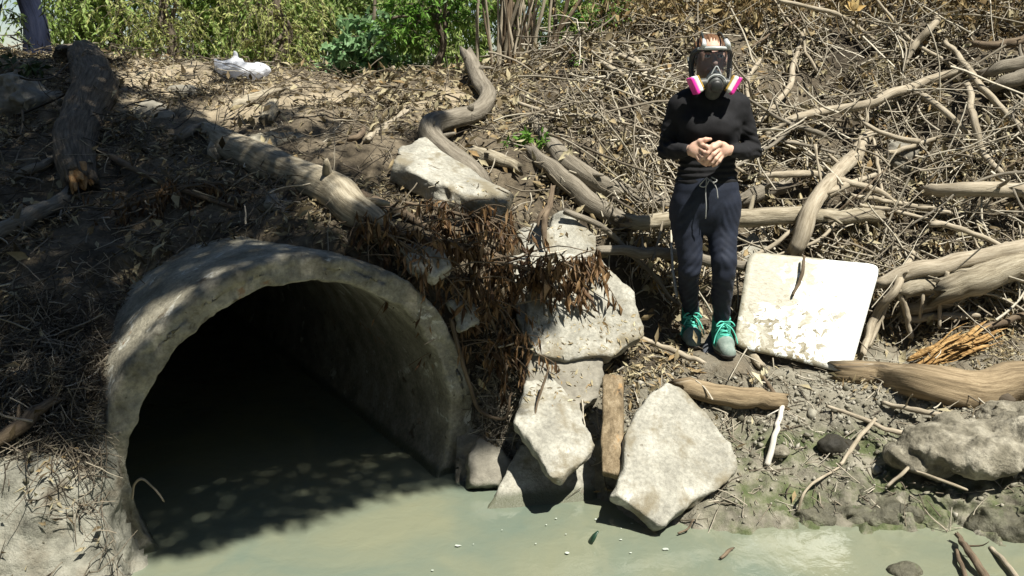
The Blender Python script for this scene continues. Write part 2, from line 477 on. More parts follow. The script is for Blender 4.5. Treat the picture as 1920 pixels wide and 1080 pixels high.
# ------------------------------------------------------------------ the bank: cross-sections (row, distance) from the water's edge to the top
SECT = {
 -900: [(1190, 2.9), (1050, 3.0), (900, 3.1), (750, 3.3), (600, 3.6), (450, 4.1), (300, 4.8), (200, 5.6), (110, 6.4)],
 -100: [(1150, 3.1), (1000, 3.28), (880, 3.36), (750, 3.48), (600, 3.75), (470, 4.15), (320, 4.85), (200, 5.7), (108, 6.5)],
  100: [(1120, 3.2), (985, 3.34), (870, 3.40), (740, 3.50), (600, 3.72), (470, 4.12), (320, 4.85), (200, 5.7), (112, 6.5)],
  190: [(1085, 3.30), (960, 3.42), (850, 3.46), (720, 3.56), (600, 3.76), (468, 4.15), (320, 4.8), (200, 5.65), (118, 6.5)],
  260: [(1050, 3.45), (950, 3.55), (850, 3.60), (720, 3.70), (580, 3.88), (452, 4.18), (320, 4.8), (210, 5.6), (126, 6.5)],
  420: [(1000, 3.70), (900, 3.76), (800, 3.82), (700, 3.88), (560, 3.98), (428, 4.22), (330, 4.65), (220, 5.5), (140, 6.5)],
  600: [(960, 3.95), (850, 3.98), (750, 3.98), (600, 3.98), (480, 4.00), (412, 4.14), (340, 4.5), (240, 5.3), (160, 6.4)],
  800: [(915, 4.12), (820, 4.14), (700, 4.16), (580, 4.18), (500, 4.22), (430, 4.32), (360, 4.6), (260, 5.2), (165, 6.2)],
  920: [(905, 4.08), (820, 4.15), (720, 4.20), (600, 4.28), (520, 4.34), (440, 4.48), (360, 4.7), (270, 5.2), (150, 6.2)],
 1080: [(955, 3.90), (880, 4.02), (780, 4.14), (690, 4.26), (600, 4.40), (480, 4.62), (380, 4.86), (270, 5.2), (110, 6.2)],
 1250: [(985, 3.72), (890, 3.90), (800, 4.05), (720, 4.25), (660, 4.45), (600, 4.72), (450, 5.1), (300, 5.5), (60, 6.5)],
 1400: [(975, 3.72), (890, 3.92), (800, 4.12), (740, 4.28), (690, 4.42), (620, 4.78), (450, 5.15), (300, 5.6), (45, 6.6)],
 1600: [(985, 3.70), (900, 3.90), (800, 4.15), (745, 4.33), (700, 4.52), (630, 4.85), (460, 5.2), (300, 5.7), (30, 6.8)],
 1900: [(1010, 3.60), (940, 3.68), (850, 3.85), (780, 4.05), (730, 4.36), (640, 4.75), (470, 5.1), (300, 5.5), (5, 6.6)],
 2700: [(1060, 3.40), (950, 3.5), (850, 3.7), (780, 3.9), (720, 4.2), (640, 4.6), (470, 5.0), (300, 5.4), (0, 6.4)],
}
def smooth_cols(x, xs, ys):
    """monotone-ish cubic across the sections"""
    k = np.clip(np.searchsorted(xs, x, side='right') - 1, 0, len(xs) - 2)
    h = xs[k + 1] - xs[k]; u = (x - xs[k]) / h
    sl = np.diff(ys, axis=0) / np.diff(xs)[:, None]
    m = np.vstack([sl[:1], np.where(sl[:-1] * sl[1:] > 0, (sl[:-1] + sl[1:]) / 2, 0), sl[-1:]])
    u = u[:, None]; h = h[:, None]
    return ((2 * u**3 - 3 * u**2 + 1) * ys[k] + (u**3 - 2 * u**2 + u) * h * m[k] + (-2 * u**3 + 3 * u**2) * ys[k + 1] + (u**3 - u**2) * h * m[k + 1])
def build_bank():
    xs = np.array(sorted(SECT), float)
    ctl = []
    for px in xs:
        rows = []
        for py, Y in SECT[int(px)]:
            w = min(max((py - 600) / 350, 0), 1)
            if 0 < px < 1000 and py > 390: w = max(w, 0.5 * min(1, (py - 390) / 40))
            if -200 < px < 200 and py > 640: Y -= 0.20 * min(1, (py - 640) / 120)      # soil banked up against the left flank of the pipe
            if px == 260 and py > 640: Y -= .10 * min(1, (py - 640) / 120)
            rows.append(P(px, py, Y - 0.25 * w))
        e = rows[0]; s = norm(np.array((e[0], e[1], 0)))
        pre = [e - s * 1.4, e - s * 0.45]; pre[0][2] = -0.65; pre[1][2] = min(e[2], 0) - 0.25
        t = rows[-1]; s = norm(np.array((t[0], t[1], 0)))
        post = []
        for dd, dz in ((0.8, .03), (2.0, .03), (5, .05), (14, .1), (50, .3)):
            q = t + s * dd; q[2] = t[2] + dz; post.append(q)
        ctl.append(np.array(pre + rows + post))
    ctl = np.array(ctl); nr = ctl.shape[1]
    cols = np.concatenate([np.arange(-900, -160, 24), np.arange(-160, 2090, 5.5), np.arange(2090, 2700, 24)])
    flat = smooth_cols(cols, xs, ctl.reshape(len(xs), -1)).reshape(len(cols), nr, 3)
    nper = [4, 10] + [26] * 8 + [14, 14, 12, 8, 6]
    ts = np.concatenate([i + np.arange(n) / n for i, n in enumerate(nper)] + [[nr - 1]])
    k = np.minimum(ts.astype(int), nr - 2); u = (ts - k)[None, :, None]
    pad = np.concatenate([2 * flat[:, :1] - flat[:, 1:2], flat, 2 * flat[:, -1:] - flat[:, -2:-1]], 1)
    a, b, c, d = pad[:, k], pad[:, k + 1], pad[:, k + 2], pad[:, k + 3]
    tg = 0.35
    V = (2 * u**3 - 3 * u**2 + 1) * b + (u**3 - 2 * u**2 + u) * (c - a) * tg + (-2 * u**3 + 3 * u**2) * c + (u**3 - u**2) * (d - b) * tg
    shp = V.shape[:2]
    du = np.gradient(V, axis=0); dv = np.gradient(V, axis=1)
    N = norm(np.cross(du, dv))
    V = V.reshape(-1, 3); N = N.reshape(-1, 3)
    right = np.clip((V[:, 0] - 0.2) / 1.5, 0, 1); high = np.clip((V[:, 2] - 0.5) / 0.5, 0, 1)
    far = np.clip((V[:, 1] - 7) / 5, 0, 1)
    amp = (0.055 + 0.05 * right * high) * (1 - 0.6 * far)
    low = np.clip(1 - V[:, 2] / 0.45, 0, 1)
    dsp = amp * fbm(V, 2.4, 3, 3) + 0.022 * fbm(V, 9, 3, 11) + low * (0.030 * np.abs(fbm(V, 7, 3, 23)) + 0.012 * fbm(V, 26, 2, 29)) + low * right * (0.050 * np.clip(fbm(V, 10, 4, 37, .6), -.2, .9) + .018 * np.abs(vnoise(V, 34, 39)))
    V = V + N * dsp[:, None]
    for (x, y, z, r) in FEET:                          # trodden level patch under each boot
        dd = np.hypot((V[:, 0] - x) / 0.6, V[:, 1] - y)
        w = np.clip(1.5 - dd / r, 0, 1); w = w * w * (3 - 2 * w)
        V[:, 2] = V[:, 2] * (1 - w) + (z + 0.25 * (V[:, 2] - z) * 0.15) * w
    n, m = shp
    i = np.arange(n - 1)[:, None] * m; j = np.arange(m - 1)[None]
    Q = np.stack([i + j, i + m + j, i + m + j + 1, i + j + 1], -1).reshape(-1, 4)
    return V, Q
SOLE_Z = P(1300, 661, 4.40)[2]
fl = Zp(1302, 650, SOLE_Z); fr = Zp(1357, 668, SOLE_Z)
FEET = [(fl[0], fl[1] + 0.03, SOLE_Z - 0.004, 0.22), (fr[0], fr[1] + 0.03, SOLE_Z - 0.004, 0.22)]
BV, BQ = build_bank()
r_, t_ = pipe_rt(BV)
inside = (r_ < PR_IN + 0.055) & (t_ > -1.6) & (t_ < 5.9)
BQ = BQ[~inside[BQ].all(1)]
# pull the rim of the hole into the pipe wall so that it hides inside the concrete
bank = obj('bank', BV, BQ, M_SOIL, loc=(0, 0, 0)); props(bank, kind='structure')
BANK_BVH = BVHTree.FromPolygons([tuple(v) for v in BV], [tuple(q) for q in BQ])
def hit(px, py):
    d = ray(px, py)
    h = BANK_BVH.ray_cast(Vector(CAMP), Vector(d), 80)
    if h[0] is None: return P(px, py, 6.5), np.array((0, -.5, .86))
    return np.array(h[0]), np.array(h[1])
def H(px, py, off=0.0):
    """point seen at the pixel: off < 2 = that many metres off the bank towards the viewer, else its distance"""
    if off > 2: return P(px, py, off)
    return hit(px, py)[0] - ray(px, py) * off
def ground_z(x, y):
    h = BANK_BVH.ray_cast(Vector((x, y, 9)), Vector((0, 0, -1)), 30)
    return h[0][2] if h[0] is not None else 0.0

# ------------------------------------------------------------------ water and the ground beyond
def make_water():
    m, nt, b = nodes('murky_water')
    c = coords(nt, 'world')
    col = ramp(nt, noise(nt, c, 1.5, 4, 0.55, 0.8), [(.130, .165, .130), (.160, .182, .132), (.190, .200, .134), (.195, .182, .116)], 0.30, 0.78)
    nt.links.new(col, b.inputs['Base Color'])
    b.inputs['Roughness'].default_value = 0.035; b.inputs['IOR'].default_value = 1.333
    b.inputs['Specular IOR Level'].default_value = 0.5
    b.inputs['Coat Weight'].default_value = 1.0; b.inputs['Coat Roughness'].default_value = 0.02; b.inputs['Coat IOR'].default_value = 1.4
    w = noise(nt, c, 9, 5, 0.55, 0.5); bump(nt, b, w, 0.20, 0.02)
    nt.links.new(b.inputs['Normal'].links[0].from_socket, b.inputs['Coat Normal'])
    return m
M_WATER = make_water()
gx = np.concatenate([[-40, -12], np.linspace(-4, 4, 41), [12, 40]]); gy = np.concatenate([[-2.0], np.linspace(0.5, 9.5, 46)])
gv = np.stack(np.meshgrid(gx, gy, indexing='ij'), -1).reshape(-1, 2)
GV = np.column_stack([gv, 0.004 * vnoise(np.column_stack([gv, gv[:, 0] * 0]), 2.0, 5)])
i = np.arange(len(gx) - 1)[:, None] * len(gy); j = np.arange(len(gy) - 1)[None]; m_ = len(gy)
props(obj('water', GV, np.stack([i + j, i + m_ + j, i + m_ + j + 1, i + j + 1], -1).reshape(-1, 4), M_WATER, loc=(0, 0, 0)), kind='structure')
# the near bank behind the camera and the plain to the horizon
nx = np.linspace(-60, 60, 61); ny = np.concatenate([np.linspace(0.2, -6, 16), [-12, -30, -90]])
g = np.stack(np.meshgrid(nx, ny, indexing='ij'), -1).reshape(-1, 2)
zz = np.interp(-g[:, 1], [-0.2, 0.5, 2.0, 4.0, 90], [-0.6, -0.1, 0.5, 1.5, 1.9]) + 0.08 * vnoise(np.column_stack([g, g[:, 0] * 0]), 1.2, 8)
i = np.arange(60)[:, None] * len(ny); j = np.arange(len(ny) - 1)[None]; m_ = len(ny)
props(obj('near_bank', np.column_stack([g, zz]), np.stack([i + j, i + j + 1, i + m_ + j + 1, i + m_ + j], -1).reshape(-1, 4), M_SOIL, loc=(0, 0, 0)), kind='structure')
hz = np.array([(-700, 45, 1.3), (700, 45, 1.3), (700, 1200, 1.3), (-700, 1200, 1.3)], float)
props(obj('ground', hz, np.array([[0, 1, 2, 3]]), M_SOIL, loc=(0, 0, 0)), kind='structure')

# ------------------------------------------------------------------ the concrete pipe
def build_pipe():
    na = 420
    a = np.linspace(0, 2 * math.pi, na, endpoint=False)
    prof = [(PR_OUT, t) for t in np.concatenate([[5.6, 3, 1.8], np.linspace(1.3, 0.03, 46)])]
    prof += [(PR_OUT - .003, 0.010), (PR_OUT - .012, 0.002)] + [(PR_IN + (PR_OUT - PR_IN) * k, 0.0) for k in (.85, .72, .6, .48, .36, .24, .12)] + [(PR_IN + .008, 0.002), (PR_IN + .002, 0.010)]
    prof += [(PR_IN, t) for t in np.concatenate([np.linspace(0.03, 1.0, 34), [1.4, 2, 3, 4, 5.5]])] + [(0.01, 5.5)]
    prof = np.array(prof)
    r = np.broadcast_to(prof[:, 0][:, None], (len(prof), na)).copy(); t = np.broadcast_to(prof[:, 1][:, None], (len(prof), na)).copy()
    def pos(r, t):
        return PC + PSD * (np.cos(a) * r)[..., None] + np.array((0, 0, 1.0)) * (np.sin(a) * r)[..., None] + PAX * t[..., None]
    p = pos(r, t)
    near = np.exp(-np.maximum(t, 0) / 0.10)
    rimm = near * (r > 0.3)
    sgn = np.where(r > (PR_IN + PR_OUT) / 2, 1.0, -1.0)
    dr = 0.010 * fbm(p, 5, 3, 41) * rimm - sgn * rimm * 0.020 * np.clip(fbm(p, 8, 4, 47) - 0.05, 0, 1) + rimm * .004 * fbm(p, 30, 2, 49)
    outer = (sgn > 0) & (t < 1.5)
    dr = dr + np.where(outer, 0.007 * fbm(p, 4, 4, 43), 0.003 * fbm(p, 6, 2, 44)) * (r > 0.3)
    dt = rimm * (0.020 * np.clip(fbm(p, 4.5, 5, 53, .6), -0.3, 1) + .05 * np.clip(fbm(p, 3.2, 4, 57) - .25, 0, 1) + .010 * np.abs(fbm(p, 22, 3, 59)))
    V = pos(r + dr, t + dt).reshape(-1, 3)
    n = len(prof)
    i = np.arange(n - 1)[:, None] * na; k = np.arange(na)[None]; k2 = (k + 1) % na
    Q = np.stack([i + k, i + na + k, i + na + k2, i + k2], -1).reshape(-1, 4)
    return V, Q
V, Q = build_pipe()
props(obj('drain_pipe', V, Q, M_PIPE, loc=PC), 'large round concrete drain pipe opening out of the bank over the water', 'pipe')
# ------------------------------------------------------------------ broken concrete slabs and rocks
SLABS = []
def plane3(a, b, c):
    a, b, c = (P(*q) for q in (a, b, c))
    n = norm(np.cross(b - a, c - a))
    if n @ (CAMP - a) < 0: n = -n
    return a, n
def on_plane(px, py, o, n):
    d = ray(px, py)
    return CAMP + d * (((o - CAMP) @ n) / (d @ n))
def slab(name, label, cat, plane, poly, thick, mat=None, h=0.009, seed=0, edge=0.030, face=0.004, group=None, parent=None):
    """a broken plate: outline traced on a plane in space, given thickness, ragged broken sides"""
    o, n = plane3(*plane)
    W = np.array([on_plane(px, py, o, n) for px, py in poly])
    c = W.mean(0); u = norm(W[1] - W[0]); v = np.cross(n, u)
    p2 = np.column_stack([(W - c) @ u, (W - c) @ v])
    if np.sum(p2[:, 0] * np.roll(p2[:, 1], -1) - np.roll(p2[:, 0], -1) * p2[:, 1]) < 0: p2 = p2[::-1]
    m = edge * 1.6 + 3 * h
    lo = np.array((*(p2.min(0) - m), -thick - m)); hi = np.array((*(p2.max(0) + m), m))
    S = SDF(lo, hi, h)
    ax = [lo[i] + h * np.arange(S.n[i]) for i in range(3)]
    G2 = np.stack(np.meshgrid(ax[0], ax[1], indexing='ij'), -1)
    d2 = np.full(G2.shape[:2], 1e9); ins = np.zeros(G2.shape[:2], bool)
    for i in range(len(p2)):
        a, b = p2[i], p2[(i + 1) % len(p2)]
        ab = b - a; pa = G2 - a
        t = np.clip((pa @ ab) / (ab @ ab), 0, 1)
        d2 = np.minimum(d2, np.linalg.norm(pa - t[..., None] * ab, axis=-1))
        cr = ((a[1] > G2[..., 1]) != (b[1] > G2[..., 1])) & (G2[..., 0] < (b[0] - a[0]) * (G2[..., 1] - a[1]) / (b[1] - a[1] + 1e-12) + a[0])
        ins ^= cr
    d2 = np.where(ins, -d2, d2)[:, :, None]
    z = ax[2][None, None]
    G = np.stack(np.meshgrid(*ax, indexing='ij'), -1)
    rag = fbm(G, 7, 4, seed + 3); rag2 = fbm(G, 22, 2, seed + 9)
    ds = d2 + edge * rag * 0.8 + 0.35 * edge * rag2 + 0.25 * edge
    dz = np.maximum(z, -thick - z) + face * fbm(G, 9, 3, seed + 5) + np.exp(-np.abs(d2) / 0.04) * 0.006 * (1 + rag)
    k = 0.012; hh = np.maximum(k - np.abs(ds - dz), 0) / k
    S.f = (np.maximum(ds, dz) + hh * hh * k / 4).astype(np.float32)
    V, Q = S.mesh()
    Vw = c + V[:, :1] * u + V[:, 1:2] * v + V[:, 2:] * n
    if np.dot(np.cross(u, v), n) < 0: Q = Q[:, ::-1]
    ob = obj(name, Vw, Q, mat or M_CONCRETE, parent)
    SLABS.append((Vw, Q))
    if parent is None: props(ob, label, cat, group)
    return ob
def lump(name, label, cat, blobs, h=0.009, amp=0.02, nsc=8, mat=None, seed=0, group=None, sub=()):
    """rock or clod: blended ellipsoids [(centre, radii)] roughened by noise"""
    C = np.array([b[0] for b in blobs]); R = np.array([b[1] for b in blobs]).max()
    S = SDF(C.min(0) - R - 0.05, C.max(0) + R + 0.05, h)
    for c, r in blobs: S.ell(c, r, 0.04)
    for c, r in sub: S.ell(c, r, 0.02, sub=True)
    S.noise(amp, nsc, 5, seed)
    V, Q = S.mesh()
    return props(obj(name, V, Q, mat or M_CLAY), label, cat, group)

slab('concrete_chunk', 'pale concrete slab lying under the curved grey branch above the pipe', 'slab',
     [(755, 300, 4.62), (960, 375, 4.45), (800, 255, 4.95)],
     [(738, 302), (757, 268), (800, 248), (850, 285), (905, 325), (965, 362), (962, 384), (900, 378), (850, 362), (790, 330)], 0.13, seed=1, face=0.003)
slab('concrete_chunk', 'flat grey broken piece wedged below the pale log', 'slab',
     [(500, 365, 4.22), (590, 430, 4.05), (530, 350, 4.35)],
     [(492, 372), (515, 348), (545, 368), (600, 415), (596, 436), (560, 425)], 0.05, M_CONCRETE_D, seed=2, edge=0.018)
slab('concrete_chunk', 'upright pale concrete block below the two dark fallen logs', 'slab',
     [(1040, 400, 4.62), (1108, 460, 4.52), (1040, 460, 4.50)],
     [(1032, 395), (1060, 385), (1100, 420), (1116, 445), (1112, 500), (1030, 500)], 0.22, seed=3, edge=0.02)
slab('concrete_chunk', 'small pale broken concrete piece left of the upright block', 'slab',
     [(975, 430, 4.50), (1045, 430, 4.52), (1000, 480, 4.38)],
     [(968, 432), (1000, 412), (1040, 425), (1046, 470), (1000, 482), (972, 465)], 0.10, seed=31, edge=0.025)
slab('concrete_chunk', 'large pale concrete slab behind the hanging brown leaves', 'slab',
     [(1010, 500, 4.30), (1205, 625, 4.22), (1020, 640, 4.05)],
     [(988, 500), (1060, 475), (1125, 478), (1160, 515), (1195, 545), (1218, 632), (1150, 665), (1070, 680), (1000, 668), (985, 590)], 0.09, seed=4, edge=0.022, face=0.007)
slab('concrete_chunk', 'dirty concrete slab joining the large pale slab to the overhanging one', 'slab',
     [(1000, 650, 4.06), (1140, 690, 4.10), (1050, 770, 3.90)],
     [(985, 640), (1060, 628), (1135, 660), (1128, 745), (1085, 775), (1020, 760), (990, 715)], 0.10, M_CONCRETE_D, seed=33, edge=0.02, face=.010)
slab('concrete_chunk', 'narrow concrete slab leaning below the small pale piece', 'slab',
     [(985, 480, 4.36), (1030, 560, 4.22), (960, 560, 4.20)],
     [(955, 480), (1000, 470), (1030, 500), (1032, 590), (985, 640), (962, 560)], 0.10, M_CONCRETE, seed=34, edge=0.02, face=.006)
slab('concrete_chunk', 'tilted concrete slab whose pointed corner overhangs the water', 'slab',
     [(985, 705, 3.98), (1112, 838, 3.64), (1055, 885, 3.50)],
     [(962, 790), (985, 695), (1035, 690), (1085, 760), (1120, 832), (1108, 850), (1062, 892), (1040, 893)], 0.075, M_CONCRETE, seed=5, edge=0.022)
slab('concrete_chunk', 'dark triangular slab standing in the water beneath the overhanging slab', 'slab',
     [(985, 840, 3.84), (1125, 955, 3.66), (915, 955, 3.60)],
     [(975, 828), (1020, 820), (1080, 830), (1128, 860), (1130, 985), (890, 985), (920, 935)], 0.12, M_CONCRETE, seed=6, edge=0.018)
slab('concrete_chunk', 'big pale tilted concrete slab with its foot in the water', 'slab',
     [(1235, 730, 3.86), (1380, 850, 3.66), (1160, 925, 3.40)],
     [(1160, 905), (1175, 815), (1215, 735), (1250, 708), (1295, 735), (1340, 790), (1380, 825), (1386, 870), (1350, 915), (1250, 985), (1235, 985), (1150, 925)], 0.085, seed=7, edge=0.018, face=0.005)
slab('concrete_chunk', 'small white concrete piece poking up behind the white sheet', 'slab',
     [(1400, 455, 5.06), (1440, 475, 5.04), (1395, 490, 5.0)],
     [(1388, 500), (1396, 450), (1415, 432), (1434, 452), (1455, 485), (1440, 510)], 0.05, seed=8, edge=0.015)
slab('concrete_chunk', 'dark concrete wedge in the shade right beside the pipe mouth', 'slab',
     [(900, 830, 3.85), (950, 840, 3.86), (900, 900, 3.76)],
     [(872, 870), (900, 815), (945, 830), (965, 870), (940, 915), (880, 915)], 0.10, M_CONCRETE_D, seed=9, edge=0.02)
slab('concrete_chunk', 'pale concrete chunk above the right shoulder of the pipe', 'slab',
     [(760, 460, 3.95), (830, 480, 3.95), (790, 520, 3.85)],
     [(748, 462), (785, 452), (835, 470), (850, 500), (815, 522), (770, 500)], 0.08, seed=10, edge=0.025)
slab('concrete_chunk', 'small pale concrete shard half buried between pipe and tall slab', 'slab',
     [(845, 560, 4.0), (905, 590, 4.02), (860, 620, 3.92)],
     [(838, 560), (870, 548), (915, 580), (905, 612), (865, 622)], 0.06, seed=12, edge=0.022)
slab('dark_stone', 'dark pointed bluish stone standing between the two boots', 'stone',
     [(1330, 615, 4.50), (1345, 660, 4.42), (1320, 655, 4.42)],
     [(1341, 600), (1349, 625), (1346, 668), (1322, 670), (1319, 652), (1330, 625)], 0.04, solid('slate', [(.05, .055, .065), (.10, .11, .125)], 8), seed=13, edge=0.008, h=0.006)
M_POST = solid('split_timber', [(.105, .078, .045), (.215, .165, .10), (.33, .265, .175)], 34, 'obj', (1, 1, .10), bs=1.0, bscale=90, bdist=.006, fine=.35, spots=[((.34, .20, .08), 9, .58, .68), ((.055, .042, .027), 12, .62, .68)])
wet_foot(M_POST)
slab('timber_post', 'weathered square brown timber post standing between the two slabs', 'post',
     [(1130, 702, 3.92), (1170, 702, 3.90), (1150, 888, 3.55)],
     [(1127, 706), (1134, 698), (1168, 703), (1170, 800), (1174, 884), (1158, 892), (1127, 884), (1126, 790)], 0.075, M_POST, h=.006, seed=21, edge=.006, face=.005)
q = hit(45, 195)[0]
lump('rock', 'dark broad boulder at the far left under the shade tree', 'rock', [(q + (0, 0, -.02), (.24, .2, .17)), (q + (-.2, 0, -.04), (.18, .2, .14))], mat=M_CONCRETE_D, amp=0.07, nsc=4, seed=3)
q = hit(282, 212)[0]
lump('rock', 'pale grey rock right of the rough barked log', 'rock', [(q + (0, .02, -.03), (.15, .12, .09)), (q + (.1, 0, -.05), (.1, .1, .06))], mat=M_CONCRETE_D, amp=0.022, seed=4)
q = hit(340, 175)[0]
lump('rock', 'small dark stone higher up beyond the pale grey rock', 'rock', [(q, (.09, .07, .05)), (q + (.06, 0, -.02), (.07, .06, .05))], mat=M_CONCRETE_D, amp=0.016, seed=5)
q = hit(470, 262)[0]
lump('clay_mound', 'smooth grey clay mound above the upper end of the pale log', 'mound', [(q + (.1, .06, -.07), (.30, .2, .11))], mat=M_CLAY, amp=0.02, seed=6)
q = hit(1815, 880)[0]
lump('clay_clod', 'big cracked grey clay clod undercut by dark shade at the right', 'clod',
     [(q + (.02, .03, .10), (.30, .22, .10)), (q + (.32, .0, .12), (.22, .22, .13)), (q + (-.20, .06, .03), (.16, .16, .07))],
     amp=0.034, nsc=8, seed=8, h=.007, sub=[(q + (.05, -.20, -.03), (.30, .20, .085))])
q = hit(1880, 790)[0]
lump('clay_clod', 'pale dry clay clod at the right edge below the big log', 'clod', [(q + (.02, 0, .02), (.17, .13, .09)), (q + (.14, -.02, 0), (.13, .12, .09))], amp=0.032, nsc=9, seed=9, h=.007)
q = hit(1540, 955)[0]
lump('mud_clod', 'knobbly dark green mud clod at the water edge left of centre right', 'clod', [(q + (0, .04, -.03), (.20, .12, .06)), (q + (.17, .02, -.03), (.14, .11, .05))], mat=M_MUD, amp=0.026, nsc=11, seed=10)
q = hit(1660, 955)[0]
lump('mud_clod', 'dark wet mud clod in front of the undercut clay clod', 'clod', [(q + (0, .03, -.02), (.17, .12, .07)), (q + (.13, .05, -.02), (.12, .1, .05))], mat=M_MUD, amp=0.026, nsc=11, seed=11)
q = hit(1890, 985)[0]
lump('mud_clod', 'dark weedy mud clod at the lower right edge of the picture', 'clod', [(q + (0, .03, -.02), (.14, .12, .08)), (q + (.14, .0, -.02), (.14, .12, .08))], mat=M_MUD, amp=0.026, nsc=11, seed=12)
q = Zp(1692, 1072, 0.0)
lump('wet_stone', 'small dark wet stone breaking the water at the bottom', 'stone', [(q, (.055, .05, .032)), (q + (.04, .01, -.01), (.045, .04, .03))], mat=M_MUD, amp=0.008, nsc=14, seed=13, h=0.006)
q = hit(1462, 852)[0]
lump('rock', 'small pale rock beside the foot of the white stick', 'rock', [(q + (0, 0, .012), (.045, .04, .028))], mat=M_CLAY, amp=0.01, nsc=14, seed=14, h=0.006)
# hole in the mud, its dark shade made as a black lump
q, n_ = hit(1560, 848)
lump('dark_hole', 'dark hole in the green mud below the thin sticks, its shade a black lump', 'clod', [(q + (0, .02, .02), (.075, .06, .05)), (q + (.07, .03, .015), (.06, .05, .04))],
     mat=solid('hole_shade', [(.015, .014, .01), (.04, .036, .026)], 8, rough=.7), amp=0.012, nsc=14, seed=16, h=0.006)
q = hit(1690, 300)[0]
lump('stump', 'dark grey weathered stump half hidden in the dry tangle', 'stump', [(q + (0, .03, 0), (.13, .1, .13)), (q + (.1, .03, .02), (.10, .09, .11))], mat=M_CONCRETE_D, amp=0.03, nsc=8, seed=17)

# ------------------------------------------------------------------ the white sheet leaning on the bank
_bl, _br = H(1376, 648, .16), H(1596, 700, .13)
BOARD = [_bl, _br, P(1652, 496, _br[1] + .34), P(1405, 470, _bl[1] + .30)]
def board_pt(px, py, off=.02):
    n = norm(np.cross(BOARD[1] - BOARD[0], BOARD[3] - BOARD[0])); d = ray(px, py)
    p = CAMP + d * (((sum(BOARD) / 4 - CAMP) @ n) / (d @ n))
    return p[1] - off
def white_sheet():
    cor = BOARD
    m = MB(); n = 44
    u = np.linspace(-1, 1, n)
    # rounded rectangle: squash the corners of the square grid
    A, B = np.meshgrid(u, u, indexing='ij')
    p = 13.0
    r = np.maximum((np.abs(A) ** p + np.abs(B) ** p) ** (1 / p), 1e-6); mx = np.maximum(np.abs(A), np.abs(B))
    A2, B2 = A * mx / r, B * mx / r
    s, t = (A2 + 1) / 2, (B2 + 1) / 2
    Pq = ((1 - s) * (1 - t))[..., None] * cor[0] + (s * (1 - t))[..., None] * cor[1] + (s * t)[..., None] * cor[2] + ((1 - s) * t)[..., None] * cor[3]
    nrm = norm(np.cross(cor[1] - cor[0], cor[3] - cor[0]))
    if nrm @ (CAMP - cor[0]) < 0: nrm = -nrm
    lip = np.clip((mx - 0.965) / 0.035, 0, 1) ** 2
    bulge = 0.006 * (1 - A2 ** 2) * (1 - B2 ** 2) - 0.010 * lip + 0.009 * vnoise(np.stack([A, B, A * 0], -1), 1.6, 77) + 0.02 * np.clip(A2 - .3, 0, 1) * np.clip(B2, 0, 1)
    top = Pq + nrm * bulge[..., None]; bot = top - nrm * 0.007
    V = np.vstack([top.reshape(-1, 3), bot.reshape(-1, 3)])
    i = np.arange(n - 1)[:, None] * n; j = np.arange(n - 1)[None]
    Q1 = np.stack([i + j, i + n + j, i + n + j + 1, i + j + 1], -1).reshape(-1, 4)
    per = np.concatenate([np.arange(n) * n, (n - 1) * n + np.arange(1, n), np.arange(n - 2, -1, -1) * n + n - 1, np.arange(n - 2, 0, -1)])
    pn = np.roll(per, -1); o = n * n
    Q = np.vstack([Q1, Q1[:, ::-1] + o, np.stack([pn, per, per + o, pn + o], -1)])
    tu = np.stack([A, B, A * 0], -1).reshape(-1, 3)
    m_, nt, b = nodes('muddy_white_plastic')
    c = coords(nt, 'tuv')
    sep = nt.nodes.new('ShaderNodeSeparateXYZ'); nt.links.new(c, sep.inputs[0])
    base = ramp(nt, noise(nt, c, 2.0, 5), [(.70, .73, .69), (.80, .81, .77)])
    # dried mud: thick on the left upper half, spattered below, clean on the right
    fld = math_(nt, 'ADD', noise(nt, c, 2.6, 8, 0.62, 0.6), math_(nt, 'MULTIPLY', sep.outputs[0], -0.17))
    fld = math_(nt, 'ADD', fld, math_(nt, 'MULTIPLY', sep.outputs[1], 0.06))
    mud = ramp(nt, noise(nt, c, 9, 6), [(.26, .245, .19), (.40, .38, .30)])
    col = mix(nt, mrange(nt, fld, 0.50, 0.56), base, mud)
    fl2 = math_(nt, 'ADD', noise(nt, c, 6.0, 7, 0.7, 0.8), math_(nt, 'MULTIPLY', sep.outputs[1], -0.10))
    col = mix(nt, math_(nt, 'MULTIPLY', mrange(nt, fl2, 0.575, 0.60), mrange(nt, sep.outputs[0], .9, .3)), col, (.22, .195, .13))
    nt.links.new(col, b.inputs['Base Color']); b.inputs['Roughness'].default_value = 0.55
    bump(nt, b, math_(nt, 'ADD', mrange(nt, fld, 0.47, 0.51), noise(nt, c, 12, 6)), 0.6, 0.006)
    o = obj('white_sheet', V, Q, m_, attrs={'tuv': np.vstack([tu, tu])})
    props(o, 'white rounded plastic sheet smeared with dried mud leaning against the bank', 'plastic sheet')
white_sheet()
